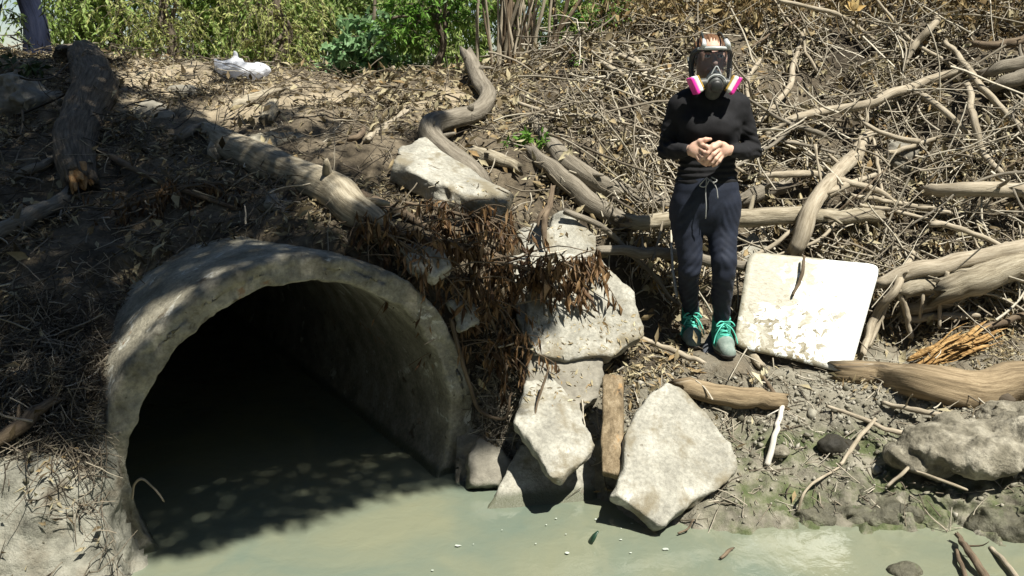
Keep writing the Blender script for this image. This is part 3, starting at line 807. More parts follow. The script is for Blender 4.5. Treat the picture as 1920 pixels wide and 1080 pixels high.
# ------------------------------------------------------------------ logs, branches and sticks placed one by one
_pxm = lambda p: np.linalg.norm(np.asarray(p) - CAMP) / FPX         # metres per pixel at a point
def path(pts, wpx, sink=0.35):
    """pixels [(px, py[, off])] with a width in pixels -> points and radii resting on the bank"""
    out, rad = [], []
    w = wpx if np.ndim(wpx) else [wpx] * len(pts)
    for q, wi in zip(pts, w):
        off = q[2] if len(q) > 2 else 0.0
        p = H(q[0], q[1], off)
        r = 0.5 * wi * _pxm(p)
        if 0 < off < 2 and q[0] > 1000 and q[1] < 560: p = p - ray(q[0], q[1]) * LIFT
        if off < 2: p = p - ray(q[0], q[1]) * r * (1 - sink)
        out.append(p); rad.append(r)
    return np.array(out), np.array(rad)
LOGN = [0]; LIFT = .09
def log(name, label, cat, pts, wpx, mat, sides=14, rough=0.16, nscale=14, jag=0.9, seg=None, forks=(), group=None, ends=None, sink=-0.15, ridges=0, knots=0, flat=1.0):
    LOGN[0] += 1; sd = LOGN[0]
    C, R = path(pts, wpx, sink)
    if R.mean() > .02 and not ridges and name != 'post': ridges = 5
    m = MB()
    L = np.linalg.norm(np.diff(C, axis=0), axis=1).sum()
    n = seg or int(np.clip(L / max(R.mean() * 0.55, 0.008), 10, 70))
    # natural kinks between the traced points
    cc = spline(np.column_stack([C, R]), n)
    k = np.stack([vnoise(cc[:, :3] + 7 * sd, 9 / max(L, .4), sd + i) for i in range(3)], -1) * min(R.mean() * 0.45, .012)
    k[0] = 0; k[-1] = 0; cc[:, :3] += k
    V, F, t = tube(cc[:, :3], cc[:, 3], sides, rough=rough, nscale=nscale / max(R.mean() * 18, .35), seed=sd, jag=R.mean() * jag, ridges=ridges, raw=True, flat=flat)
    m.add(V, F, tuv=t)
    for fk in forks:
        c2, r2 = path(fk[0], fk[1], 0.0)
        V2, F2, t2 = tube(c2, r2, max(6, sides - 5), rough=rough, nscale=20, seed=sd + 9, jag=r2.mean() * .4)
        m.add(V2, F2, tuv=t2 + 3.3)
    for _ in range(knots):
        i = RNG.integers(2, n - 2); dr = norm(RNG.normal(0, 1, 3) + np.array((0, -1, 1))); r0 = cc[i, 3]
        V2, F2, t2 = tube([cc[i, :3], cc[i, :3] + dr * r0 * 1.25, cc[i, :3] + dr * r0 * 1.5], [r0 * .5, r0 * .33, r0 * .2], 8, 6, rough=.15)
        m.add(V2, F2, tuv=t2 + 1.7)
    if 0.012 < R.mean() < 0.09 and len(pts) > 2 and name not in ('post', 'floating_scrap'):          # broken side twigs
        for _ in range(int(np.clip(L / .28, 1, 4))):
            i = RNG.integers(2, n - 2); Tn = norm(cc[min(i + 1, n - 1), :3] - cc[i - 1, :3]); dr = norm(np.cross(Tn, RNG.normal(0, 1, 3)) + Tn * .6 + np.array((0, -.2, .35))); r0 = cc[i, 3]; ll = RNG.uniform(.03, .13)
            V2, F2, t2 = tube([cc[i, :3], cc[i, :3] + dr * (r0 + ll * .5) + RNG.normal(0, .006, 3), cc[i, :3] + dr * (r0 + ll)], [r0 * .34, r0 * .24, r0 * .10], 6, 7, rough=.1, jag=r0 * .08)
            m.add(V2, F2, tuv=t2 + 4.1)
    if ends is None:
        o = m.obj(name, mat, smooth=name != 'post'); return props(o, label, cat, group)
    root = empty(name, C[0], label, cat, group)
    m.obj('trunk', mat, root)
    for at, ln in ends:                              # splintered broken end
        i = 0 if at == 0 else -1
        T = norm(C[0] - C[1]) if at == 0 else norm(C[-1] - C[-2])
        e = MB(); r0 = R[i]
        for s in range(13):
            a = RNG.uniform(0, 6.28); rr = r0 * math.sqrt(RNG.uniform(0, .75)); A = norm(np.cross(T, (0.3, .2, 1))); B = np.cross(T, A)
            b = C[i] - T * r0 * .6 + (A * math.cos(a) + B * math.sin(a)) * rr
            l_ = ln * RNG.uniform(.35, 1.0)
            V2, F2, t2 = tube([b, b + T * l_ * .6 + RNG.normal(0, .006, 3), b + T * (l_ + r0 * .6) + RNG.normal(0, .012, 3)], [r0 * .34, r0 * .26, r0 * .05], 6, 6, rough=.25, nscale=30, seed=s)
            e.add(V2, F2, tuv=t2 + s)
        e.obj('splintered_end', M_RAW, root)
    return root

log('log', 'thick rough barked log lying down the slope at the left', 'log', [(160, 112), (178, 150), (158, 215), (140, 262), (142, 305), (150, 335)], [52, 66, 66, 64, 62, 54], M_BARK, 22, 0.16, 12, ridges=7, ends=[(1, 0.17)], knots=2, forks=[([(150, 300), (170, 325), (182, 352)], [22, 18, 10])])
log('log', 'short dark log lying across the top of the rough barked log', 'log', [(118, 100), (150, 105), (196, 118)], [26, 34, 22], M_BARK, 14, .15)
log('log', 'long smooth pale log slanting down above the pipe', 'log', [(388, 242), (430, 272), (500, 305), (570, 335), (635, 362), (668, 395), (712, 428)], [26, 52, 62, 62, 66, 62, 46], M_PALEWOOD, 20, 0.06, 8, ends=[(0, 0.10)], forks=[([(410, 262), (400, 285), (408, 300)], [26, 22, 16])])
log('branch', 'reddish brown branch beside the lower end of the pale log', 'branch', [(676, 365), (715, 385), (770, 408), (800, 425)], [20, 22, 18, 12], M_STICK_D, 10)
log('branch', 'thick grey branch bent like a snake over the pale slab', 'branch', [(878, 104, .30), (893, 140, .26), (915, 178, .20), (893, 210, .14), (850, 222, .12), (808, 234, .13), (812, 262, .12), (835, 288, .1), (875, 318, .08), (905, 345, .05)], [24, 28, 32, 34, 36, 40, 42, 42, 44, 30], M_GREYWOOD, 16, 0.12, knots=2)
log('log', 'bleached flaking log piece behind the pale slab', 'log', [(880, 282), (925, 298), (968, 312)], [22, 28, 18], M_PALEWOOD, 12, .2)
log('log', 'dark split log with pale grain beside the small green plant', 'log', [(1005, 228), (1030, 265), (1065, 305), (1115, 342), (1180, 368), (1250, 385)], [20, 32, 38, 40, 40, 36], M_GREYWOOD, 16, .14, ridges=6)
log('log', 'lower dark log slanting down to the upright block', 'log', [(998, 285), (1040, 320), (1090, 365), (1140, 400), (1190, 422)], [24, 34, 36, 36, 26], M_GREYWOOD, 16, .14, ridges=6)
log('branch', 'thin forked root hanging in front of the upright block', 'root', [(1036, 352, .12), (1030, 385, .13), (1020, 420, .12), (1022, 455, .1)], [9, 12, 12, 7], M_STICK_D, 8, forks=[([(1030, 385, .13), (1012, 405, .13), (1008, 425, .12)], [8, 7, 5])])
log('log', 'long smooth log lying level behind the person', 'log', [(1188, 416, .10), (1260, 414, .10), (1390, 408, .10), (1500, 404, .08), (1645, 404, .04)], [26, 30, 32, 30, 24], M_PALEWOOD, 16, .06)
log('log', 'dark weathered log end right of the person hip', 'log', [(1385, 380), (1420, 364), (1470, 350)], [26, 30, 22], M_GREYWOOD, 12, .14)
log('log', 'thin level log passing behind the person knees', 'log', [(1122, 470, .08), (1200, 473, .1), (1280, 480, .1), (1395, 498, .1)], [16, 20, 20, 18], M_GREYWOOD, 12, .08)
log('branch', 'thick pale branch rising steeply right behind the white sheet', 'branch', [(1494, 466, .16), (1512, 418, .18), (1530, 375, .16), (1571, 326, .1), (1600, 290, .06), (1630, 252, .03)], [26, 30, 28, 26, 24, 16], M_STICK, 14, .10, forks=[([(1530, 375, .16), (1580, 350, .12), (1640, 328, .05)], [18, 14, 8])])
log('branch', 'long pale branch arching across the dry tangle right of the person', 'branch', [(1436, 252, .08), (1490, 222, .12), (1547, 208, .14), (1620, 198, .15), (1669, 175, .15), (1715, 160, .12), (1760, 145, .1), (1812, 130, .08)], [9, 13, 15, 16, 16, 15, 14, 10], M_STICK, 12, .08, forks=[([(1702, 165, .14), (1735, 182, .13), (1775, 212, .1), (1818, 252, .06)], [11, 11, 10, 6])])
log('branch', 'wavy pale stick rising above the right shoulder', 'stick', [(1418, 232, .05), (1450, 200, .08), (1482, 158, .1), (1490, 114, .08), (1507, 58, .05)], [8, 10, 11, 10, 6], M_STICK, 8)
log('branch', 'short upright bent stick just right of the mask', 'stick', [(1402, 198, .08), (1403, 150, .1), (1414, 128, .1), (1426, 112, .06)], [7, 8, 8, 5], M_STICK, 8)
log('branch', 'long thin stem sloping down from the top edge right of the head', 'stick', [(1462, 2, .12), (1547, 20, .14), (1590, 38, .12), (1640, 75, .06)], [7, 8, 8, 5], M_STICK, 8)
log('branch', 'curved thick stick reaching the top edge at the upper right', 'stick', [(1696, 120, .06), (1720, 80, .1), (1750, 46, .12), (1773, 4, .12)], [10, 12, 12, 9], M_STICK, 8)
log('branch', 'long crooked stick falling towards the right edge', 'stick', [(1772, 78, .1), (1808, 118, .14), (1834, 156, .14), (1874, 200, .1), (1922, 244, .06)], [8, 10, 11, 10, 8], M_STICK, 8)
log('branch', 'steep pale stick standing below the end of the arching branch', 'stick', [(1814, 160, .12), (1824, 212, .12), (1838, 277, .1), (1876, 324, .04)], [10, 11, 12, 9], M_STICK, 8)
log('branch', 'thick dark limb entering from the right edge near the top', 'branch', [(1842, 138, .08), (1880, 128, .1), (1945, 112, .1)], [14, 20, 22], M_GREYWOOD, 12, .12)
log('branch', 'grey limb entering at the right edge below the dark limb', 'branch', [(1862, 166, .1), (1890, 152, .12), (1945, 138, .12)], [14, 22, 24], M_GREYWOOD, 12, .12)
log('branch', 'dark level limb at the right edge above the two others', 'branch', [(1826, 82, .08), (1870, 84, .1), (1945, 70, .1)], [10, 14, 14], M_STICK_D, 10)
log('branch', 'long grey branch running level then down right of the hips', 'branch', [(1430, 332, .08), (1480, 326, .1), (1532, 328, .1), (1590, 344, .1), (1650, 360, .08), (1708, 402, .04)], [9, 13, 13, 12, 11, 7], M_STICK, 10)
log('branch', 'arched twig above the long grey branch', 'stick', [(1450, 256, .05), (1498, 272, .09), (1524, 294, .1), (1545, 330, .08)], [6, 8, 8, 6], M_STICK, 8)
log('branch', 'rising stick between the steep thick branch and the dark stump', 'stick', [(1640, 296, .08), (1702, 277, .1), (1766, 256, .06)], [7, 9, 6], M_STICK, 8)
log('branch', 'thin upright reed stem left of the dark stump', 'stick', [(1638, 262, .1), (1648, 320, .12), (1655, 372, .1)], [5, 6, 6], M_STICK, 6)
log('log', 'pale level log at the right edge behind the tangle', 'log', [(1742, 357, .06), (1800, 354, .1), (1860, 355, .1), (1950, 357, .1)], [18, 24, 24, 22], M_STICK, 14, .08)
log('branch', 'upper of two parallel poles right of the steep branch', 'stick', [(1598, 366, .1), (1690, 382, .12), (1782, 400, .08)], [7, 9, 7], M_STICK, 8)
log('branch', 'lower of two parallel poles right of the steep branch', 'stick', [(1612, 384, .1), (1690, 398, .12), (1760, 416, .08)], [6, 7, 5], M_STICK, 8)
log('branch', 'small stick leaning left of the mask', 'stick', [(1178, 92, .06), (1200, 122, .1), (1220, 152, .06)], [8, 10, 7], M_STICK, 8)
log('branch', 'long arching bare stem left of the mask', 'stick', [(1042, 90, .1), (1090, 96, .14), (1140, 124, .15), (1180, 150, .12), (1200, 190, .06)], [8, 9, 9, 8, 6], M_STICK, 8)
log('branch', 'hooked pale stem beside the arching stem', 'stick', [(1144, 160, .05), (1146, 108, .12), (1160, 102, .13), (1200, 122, .1), (1225, 145, .05)], [6, 7, 7, 7, 5], M_STICK, 8)
log('branch', 'short stick over the top edge of the white sheet', 'stick', [(1508, 480, board_pt(1508, 480, .05)), (1502, 518, board_pt(1502, 518, .04)), (1487, 554, board_pt(1487, 554, .025))], [5, 7, 5], M_STICK_D, 7)
log('branch', 'thin stem curving above the top edge of the white sheet', 'stick', [(1455, 480, .1), (1535, 450, .14), (1568, 415, .1)], [5, 6, 5], M_STICK, 7)
log('branch', 'forked pale stick leaning against the right edge of the sheet', 'stick', [(1618, 664, .05), (1640, 598, .16), (1681, 539, .16), (1712, 474, .10)], [11, 14, 14, 9], M_STICK, 10, forks=[([(1664, 565, .17), (1646, 610, .15), (1628, 650, .08)], [10, 10, 7])])
log('branch', 'grey stick propped upright behind the forked pale stick', 'stick', [(1684, 543, .16), (1696, 575, .17), (1708, 630, .06)], [9, 11, 9], M_STICK, 8)
log('branch', 'thin standing twig among the pale bark pieces', 'stick', [(1776, 510, .24), (1764, 560, .24), (1760, 612, .08)], [8, 7, 6], M_STICK, 8)
log('branch', 'short standing twig left of the thin standing twig', 'stick', [(1731, 530, .16), (1728, 570, .18), (1724, 598, .10)], [6, 7, 6], M_STICK, 7)
log('log', 'crooked grey log sloping up to the right edge above the rotten wood', 'log', [(1652, 530, .12), (1706, 512, .14), (1783, 494, .16), (1850, 478, .16), (1945, 462, .14)], [20, 28, 30, 28, 30], M_STICK, 14, .10)
log('log', 'pale cracked bark log under the crooked grey log', 'log', [(1775, 545, .08), (1830, 522, .1), (1915, 495, .08)], [46, 50, 40], M_PALEWOOD, 16, .18, ridges=9)
log('log', 'short pale log piece left of the cracked bark log', 'log', [(1690, 545, .06), (1730, 535, .08), (1772, 545, .06)], [30, 34, 28], M_PALEWOOD, 14, .15)
log('log', 'flat pale log lying behind the standing twigs', 'log', [(1698, 582, .05), (1745, 570, .07), (1800, 562, .05)], [22, 26, 20], M_PALEWOOD, 12, .14)
log('branch', 'thin straight pole lying above the orange rotten wood', 'pole', [(1694, 600, .06), (1760, 594, .08), (1830, 592, .06)], [13, 14, 12], M_STICK, 10)
log('branch', 'brown pole entering from the right edge above the rotten wood', 'pole', [(1838, 618, .08), (1880, 604, .1), (1945, 584, .1)], [9, 11, 11], M_STICK_D, 10)
log('log', 'large brown log lying level at the right above the clay clods', 'log', [(1590, 700, .05), (1660, 708, .06), (1740, 722, .06), (1820, 732, .06), (1880, 726, .06), (1960, 722, .06)], [40, 52, 58, 66, 72, 74], M_PLANK, 26, .15, 11, knots=2)
log('log', 'orange brown timber half buried under the mud below the boots', 'log', [(1282, 728), (1340, 738), (1400, 746), (1462, 752)], [34, 38, 38, 30], M_PLANK, 14, .1)
log('branch', 'straight white stripped stick standing in the mud', 'stick', [(1467, 763, .04), (1455, 812, .04), (1438, 872, .02)], [9, 10, 11], solid('bleached_stick', [(.45, .42, .36), (.58, .56, .5)], 20, 'tuv', ST), 8, .04, jag=.1)
log('branch', 'brown twig leading down to the top of the white stick', 'stick', [(1432, 708, .03), (1450, 735, .05), (1467, 762, .04)], [6, 7, 6], M_STICK_D, 7)
log('branch', 'pale stick lying in front of the boot toes', 'stick', [(1202, 634, .05), (1258, 656, .06), (1318, 680, .05)], [9, 11, 9], M_STICK, 9)
log('branch', 'thick wood scrap propped between boot and white sheet', 'stick', [(1378, 615, .04), (1395, 645, .05), (1426, 685, .03)], [14, 18, 14], M_STICK, 9, .12)
log('branch', 'long pale stick lying below the big brown log', 'stick', [(1552, 762, .03), (1610, 782, .05), (1670, 806, .05), (1745, 816, .03)], [6, 8, 9, 7], M_STICK, 8)
log('branch', 'brown stick lying along the foot of the big brown log', 'stick', [(1658, 755, .03), (1715, 768, .05), (1775, 780, .03)], [8, 10, 8], M_STICK, 8)
log('branch', 'slanting twig from the log to the black hollow', 'stick', [(1576, 870, .03), (1606, 828, .07), (1640, 786, .05)], [7, 8, 6], M_STICK, 7)
log('branch', 'thin curved reed bending into the water', 'stick', [(1496, 962, .02), (1508, 925, .06), (1530, 902, .07), (1575, 876, .03)], [4, 5, 5, 4], M_STICK, 6)
log('branch', 'pale twig slanting across the dark hollow of the clod', 'stick', [(1664, 912, .06), (1700, 880, .1), (1735, 850, .06)], [6, 7, 6], M_STICK, 7)
log('branch', 'thin twig in front of the undercut clay clod', 'stick', [(1718, 884, .12), (1760, 898, .16), (1812, 918, .12)], [4, 5, 4], M_STICK, 6)
log('branch', 'thick brown stick sticking out of the water at the lower right', 'stick', [(1796, 1004, 3.30), (1822, 1040, 3.14), (1856, 1096, 2.98)], [9, 12, 13], M_STICK_D, 9)
log('branch', 'short thin stick left of the thick stick in the water', 'stick', [(1794, 1032, 3.22), (1802, 1058, 3.1), (1812, 1092, 3.0)], [6, 7, 7], M_STICK_D, 8)
log('branch', 'right hand stick sticking out of the water in the corner', 'stick', [(1858, 1028, 3.26), (1880, 1050, 3.14), (1912, 1092, 2.98)], [7, 8, 9], M_STICK, 8)
log('branch', 'grey stick lying on the litter above the pale log', 'stick', [(688, 262, .05), (722, 240, .08), (762, 208, .06)], [12, 15, 12], M_STICK, 9)
log('branch', 'dark short stub left of the grey stick', 'stick', [(656, 262, .04), (676, 256, .06), (682, 238, .06)], [10, 11, 8], M_STICK_D, 8)
log('log', 'small log lying higher up the slope in half shade', 'log', [(440, 195, .03), (480, 184, .05), (522, 174, .04)], [16, 22, 18], M_PALEWOOD, 12, .1)
log('log', 'short upright stump below the small log', 'stump', [(512, 188, .1), (508, 205, .08), (500, 225, .03)], [16, 22, 26], M_PALEWOOD, 12, .16)
log('branch', 'grey stick at the left joining the rough barked log', 'stick', [(28, 332, .05), (70, 314, .07), (114, 294, .05)], [14, 17, 14], M_GREYWOOD, 10)
log('log', 'weathered log end at the left edge above the pipe', 'log', [(-30, 452, .06), (40, 416, .08), (118, 372, .05)], [26, 30, 22], M_GREYWOOD, 12, .1)
log('log', 'dark stick lying at the left edge beside the pipe', 'log', [(-30, 842, .06), (40, 796, .08), (102, 750, .05)], [22, 24, 16], M_STICK_D, 10, .1)
log('branch', 'long dark vine trailing from the barked log to the pale log', 'vine', [(160, 270, .03), (222, 302, .05), (335, 354, .05), (448, 392, .03)], [9, 12, 10, 7], M_STICK_D, 8)
log('branch', 'thin bent twig hanging over the dark pipe mouth', 'twig', [(248, 935, 3.16), (252, 908, 3.15), (268, 898, 3.14), (288, 915, 3.13), (306, 938, 3.12)], [3, 4, 4, 4, 3], M_STICK, 6)
log('branch', 'small wood scrap above the broken end of the pale log', 'stick', [(338, 262, .03), (352, 248, .05), (375, 236, .04)], [14, 18, 12], M_GREYWOOD, 9, .15)
log('branch', 'leaning dry pole at the path edge', 'stick', [(684, 168, .06), (706, 148, .12), (738, 126, .14)], [5, 7, 6], M_STICK, 7)
log('branch', 'dark root looping down beside the pipe mouth', 'root', [(846, 600, .08), (862, 660, .12), (880, 720, .12), (900, 770, .1), (945, 785, .1), (958, 740, .1)], [7, 9, 8, 7, 6, 4], M_STICK_D, 8)
log('branch', 'dark twig crossing the tilted slab', 'twig', [(1030, 690, 3.86), (1012, 740, 3.82), (1000, 790, 3.76)], [4, 5, 3], M_STICK_D, 6)
log('branch', 'dead grey limb leaning over the ridge left of the mask', 'branch', [(1010, 130, .12), (1046, 108, .22), (1094, 54, .34)], [9, 9, 6], M_STICK, 8)
# ragged chunk of orange rotten wood lying on the big log
def rotten():
    a, b = H(1712, 686, .10), H(1872, 622, .12)
    ax = norm(b - a); L = np.linalg.norm(b - a); up = norm(np.cross(np.cross(ax, (0, -.6, 1)), ax)); sd = np.cross(ax, up)
    if sd @ (CAMP - a) < 0: sd = -sd
    m = MB(); rg = np.random.default_rng(5)
    for k in range(70):                                # splinters and plates stripped along the grain
        s0 = rg.uniform(-.05, .62); ln = L * rg.uniform(.22, .50)
        o_ = a + ax * L * s0 + up * rg.normal(0, .036) + sd * rg.normal(0, .03)
        d = norm(ax + up * rg.normal(0, .13) + sd * rg.normal(0, .13))
        r = rg.uniform(.004, .019)
        pts = [o_, o_ + d * ln * .35 + rg.normal(0, .005, 3), o_ + d * ln * .7 + rg.normal(0, .006, 3), o_ + d * ln]
        V, F, t = tube(pts, [r * .55, r, r * .8, r * .15], 7, 14, rough=.35, nscale=30, seed=k, jag=.004, flat=rg.uniform(.35, .9))
        m.add(V, F, tuv=t + k * 1.3)
    props(m.obj('rotten_wood', M_ROT), 'ragged orange chunk of rotten wood lying on the big brown log', 'wood chunk')
rotten()
# ------------------------------------------------------------------ plant materials
M_LITTER = byattr('dead_leaves', [(0.073, 0.054, 0.028), (0.167, 0.129, 0.071), (0.304, 0.258, 0.157), (0.392, 0.350, 0.223), (0.255, 0.170, 0.076), (0.490, 0.453, 0.304)], 0.8, 0.12)
M_TWIGS = byattr('dry_twigs', [(.045, .036, .026), (.115, .096, .070), (.225, .195, .145), (.345, .31, .24), (.50, .46, .37)], 0.85)
M_BRUSH = byattr('brown_brush', [(0.100, 0.066, 0.029), (0.200, 0.138, 0.059), (0.290, 0.219, 0.105), (0.360, 0.296, 0.160)], 0.85, 0.15)
M_DEADLEAF = byattr('hanging_brown_leaves', [(.050, .027, .013), (.105, .058, .026), (.175, .102, .045), (.26, .17, .085)], 0.6, 0.2)
M_WILLOW = byattr('olive_leaves', [(0.120, 0.189, 0.044), (0.223, 0.334, 0.083), (0.361, 0.480, 0.144), (0.476, 0.480, 0.240)], 0.5, 0.5)
M_WILLOW2 = byattr('grey_green_leaves', [(0.106, 0.177, 0.044), (0.205, 0.306, 0.085), (0.321, 0.440, 0.140), (0.448, 0.480, 0.221)], 0.5, 0.5)
M_DRYTREE = byattr('yellowed_leaves', [(0.147, 0.189, 0.053), (0.274, 0.310, 0.095), (0.411, 0.444, 0.156), (0.343, 0.310, 0.121)], 0.55, 0.35)
M_BRIGHT = byattr('fresh_green_leaves', [(.05, .12, .015), (.10, .22, .030), (.17, .33, .055), (.24, .38, .09)], 0.45, 0.40)
M_CASTOR = byattr('pale_green_leaves', [(.11, .21, .085), (.19, .33, .15), (.28, .42, .22)], 0.5, 0.35)
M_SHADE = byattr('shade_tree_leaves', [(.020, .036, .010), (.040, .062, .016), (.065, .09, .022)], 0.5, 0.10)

def proj(V):
    d = np.asarray(V) - CAMP
    f = d[..., 1] * CP - d[..., 2] * SP; u = d[..., 1] * SP + d[..., 2] * CP
    f = np.maximum(f, 1e-3)
    return 960 + FPX * d[..., 0] / f, 540 - FPX * u / f
# faces of the bank for scattering
FA, FB, FC, FD = (BV[BQ[:, k]] for k in range(4))
FCEN = (FA + FB + FC + FD) / 4
FNRM = np.cross(FC - FA, FD - FB); FAREA = np.linalg.norm(FNRM, axis=1) / 2; FNRM = norm(FNRM)
FNRM = np.where((FNRM[:, 2:] < 0), -FNRM, FNRM)
FPXY = np.stack(proj(FCEN), -1)
_r, _t = pipe_rt(FCEN)
FOK = (FCEN[:, 2] > 0.02) & (FCEN[:, 1] < 9.5) & ~((_r < PR_OUT + .02) & (_t > -1.5) & (_t < 0.55)) & (FPXY[:, 0] > -260) & (FPXY[:, 0] < 2180)
for (x, y, z, r) in FEET: FOK &= np.hypot(FCEN[:, 0] - x, FCEN[:, 1] - y + .05) > 0.12
def bump2(px, py, cx, cy, rx, ry):
    return np.exp(-(((px - cx) / rx) ** 2 + ((py - cy) / ry) ** 2))
def scatter(n, weight):
    w = FAREA * FOK * weight * (1 - .72 * np.clip((FPXY[:, 1] - 830) / 80, 0, 1) * (FPXY[:, 0] < 270))
    k = RNG.choice(len(w), n, p=w / w.sum())
    a, b = RNG.random((2, n, 1))
    p = (FA[k] * (1 - a) + FB[k] * a) * (1 - b) + (FD[k] * (1 - a) + FC[k] * a) * b
    return p, FNRM[k], FPXY[k]
def tangent(n):
    v = RNG.normal(0, 1, n.shape); v -= n * (v * n).sum(1, keepdims=True)
    return norm(v)
X, Y_ = FPXY[:, 0], FPXY[:, 1]
PATCH = np.clip(fbm(FCEN, 2.6, 3, 71) * 1.6 + .62, .06, 1.3)
LOWMUD = np.clip((FCEN[:, 2] - 0.12 - .10 * np.clip((X - 1150) / 200, 0, 1)) / 0.3, 0, 1)
RIGHT = np.clip((X - 950) / 250, 0, 1)
CLEAR = 1 - 0.75 * np.clip(bump2(X, Y_, 620, 170, 130, 25) + bump2(X, Y_, 520, 250, 90, 45) + 0.8 * bump2(X, Y_, 250, 190, 60, 40), 0, 1)

# ------------------------------------------------------------------ litter on the bank (nobody could count it)
def put_leaves(name, label, n, weight, mat, L=(.03, .085), W=(.3, .45), lift=.02, tilt=.45, cat='leaf litter', bias=0.0):
    p, nr, xy = scatter(n, weight)
    d = norm(tangent(nr) + nr * RNG.normal(0.08, tilt, (n, 1)) + np.array((0, -.10, -.15)))
    nn = norm(nr + RNG.normal(0, tilt, (n, 3)))
    ln = RNG.uniform(*L, n)
    V, T = leaves(p + nr * RNG.uniform(0, lift, (n, 1)), d, nn, ln, ln * RNG.uniform(*W, n), .3, RNG.uniform(-.5, 1.2, n))
    r = np.clip(RNG.beta(1.6, 1.6, n) + bias - .20 * (xy[:, 0] < 900), 0, 1)  # leaves on the left bank darkened in colour for the shade there
    return props(obj(name, V, T, mat, loc=(0, 0, 0), attrs={'rnd': np.repeat(r, 5)}, smooth=False), label, cat, kind='stuff')
def put_twigs(name, label, n, weight, mat, L=(.05, .2), R=(.0015, .0035), lift=.05, bend=.25, S=4, cat='twigs', rise=.2, down=0.0, bias=0.0):
    p, nr, xy = scatter(n, weight)
    d = norm(tangent(nr) + nr * RNG.normal(0, rise, (n, 1)) + np.array((0, 0, -down)))
    ln = RNG.uniform(*L, n) * RNG.uniform(.5, 1, n); s = np.linspace(-.5, .5, S)
    ctr = p + nr * (RNG.random((n, 1)) ** 1.6 * lift)
    # a crooked walk: every piece turns a little, now and then sharply, and keeps to the slope
    dirs = [d]; turn = RNG.normal(0, bend * .55, (n, 3))
    for k in range(S - 2):
        kink = np.where(RNG.random((n, 1)) < .18, 2.6, 1.0)
        dn = norm(dirs[-1] + turn * (2.2 / S) + RNG.normal(0, bend * 1.5 / S ** .5, (n, 3)) * kink * .55)
        dn = norm(dn - nr * (dn * nr).sum(1, keepdims=True) * .25); dirs.append(dn)
    st = np.stack(dirs, 1) * (ln / (S - 1))[:, None, None]
    PT = np.concatenate([np.zeros((n, 1, 3)), np.cumsum(st, 1)], 1)
    PT = ctr[:, None] + PT - PT.mean(1, keepdims=True)
    rr = RNG.uniform(*R, n)[:, None] * np.linspace(1.15, .6, S)[None]
    V, Q = sticks(PT, rr)
    r = np.clip(RNG.beta(1.7, 1.6, n) + bias - .22 * (xy[:, 0] < 900), 0, 1)  # left bank twigs also carry its shade in their colour
    return props(obj(name, V, Q, mat, loc=(0, 0, 0), attrs={'rnd': np.repeat(r, S * 3)}), label, cat, kind='stuff')
HOLES = np.clip(fbm(FCEN, 3.4, 2, 83) * 2.4 + .75, .05, 1.4)
TANGLE = HOLES * RIGHT * np.clip((640 - Y_) / 120, 0, 1) * np.clip(1.2 - np.abs(FCEN[:, 1] - 5.6) / 2.2, 0, 1)
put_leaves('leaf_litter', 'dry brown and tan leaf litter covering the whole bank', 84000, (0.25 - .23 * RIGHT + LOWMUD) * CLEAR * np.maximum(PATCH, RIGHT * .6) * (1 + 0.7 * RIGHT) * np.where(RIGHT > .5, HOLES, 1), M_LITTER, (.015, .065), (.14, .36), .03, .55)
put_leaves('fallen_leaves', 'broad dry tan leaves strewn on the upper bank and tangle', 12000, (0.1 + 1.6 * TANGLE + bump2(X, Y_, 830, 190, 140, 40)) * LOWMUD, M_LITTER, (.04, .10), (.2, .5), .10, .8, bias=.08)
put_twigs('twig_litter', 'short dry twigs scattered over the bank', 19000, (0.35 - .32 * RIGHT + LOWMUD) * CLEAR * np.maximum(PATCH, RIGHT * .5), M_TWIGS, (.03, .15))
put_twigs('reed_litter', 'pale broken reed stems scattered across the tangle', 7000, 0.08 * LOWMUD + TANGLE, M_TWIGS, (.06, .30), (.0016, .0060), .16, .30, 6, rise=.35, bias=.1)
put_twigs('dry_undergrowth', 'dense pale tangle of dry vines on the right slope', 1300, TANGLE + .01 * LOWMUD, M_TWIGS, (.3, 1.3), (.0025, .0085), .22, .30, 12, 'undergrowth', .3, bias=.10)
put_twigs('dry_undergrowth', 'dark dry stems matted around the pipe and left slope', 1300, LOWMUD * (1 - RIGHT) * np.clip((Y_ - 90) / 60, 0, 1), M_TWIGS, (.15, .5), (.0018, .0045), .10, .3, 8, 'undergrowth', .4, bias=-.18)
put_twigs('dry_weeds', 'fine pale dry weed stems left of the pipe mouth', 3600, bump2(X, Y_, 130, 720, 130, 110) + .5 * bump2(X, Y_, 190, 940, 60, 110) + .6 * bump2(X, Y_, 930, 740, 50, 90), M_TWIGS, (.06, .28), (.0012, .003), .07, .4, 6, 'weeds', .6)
put_twigs('mud_debris', 'small sticks and roots lying on the grey mud', 700, (1 - LOWMUD * .8) * RIGHT * np.clip((Y_ - 640) / 60, 0, 1), M_TWIGS, (.04, .22), (.0014, .0045), .03, .3, 5, 'debris')
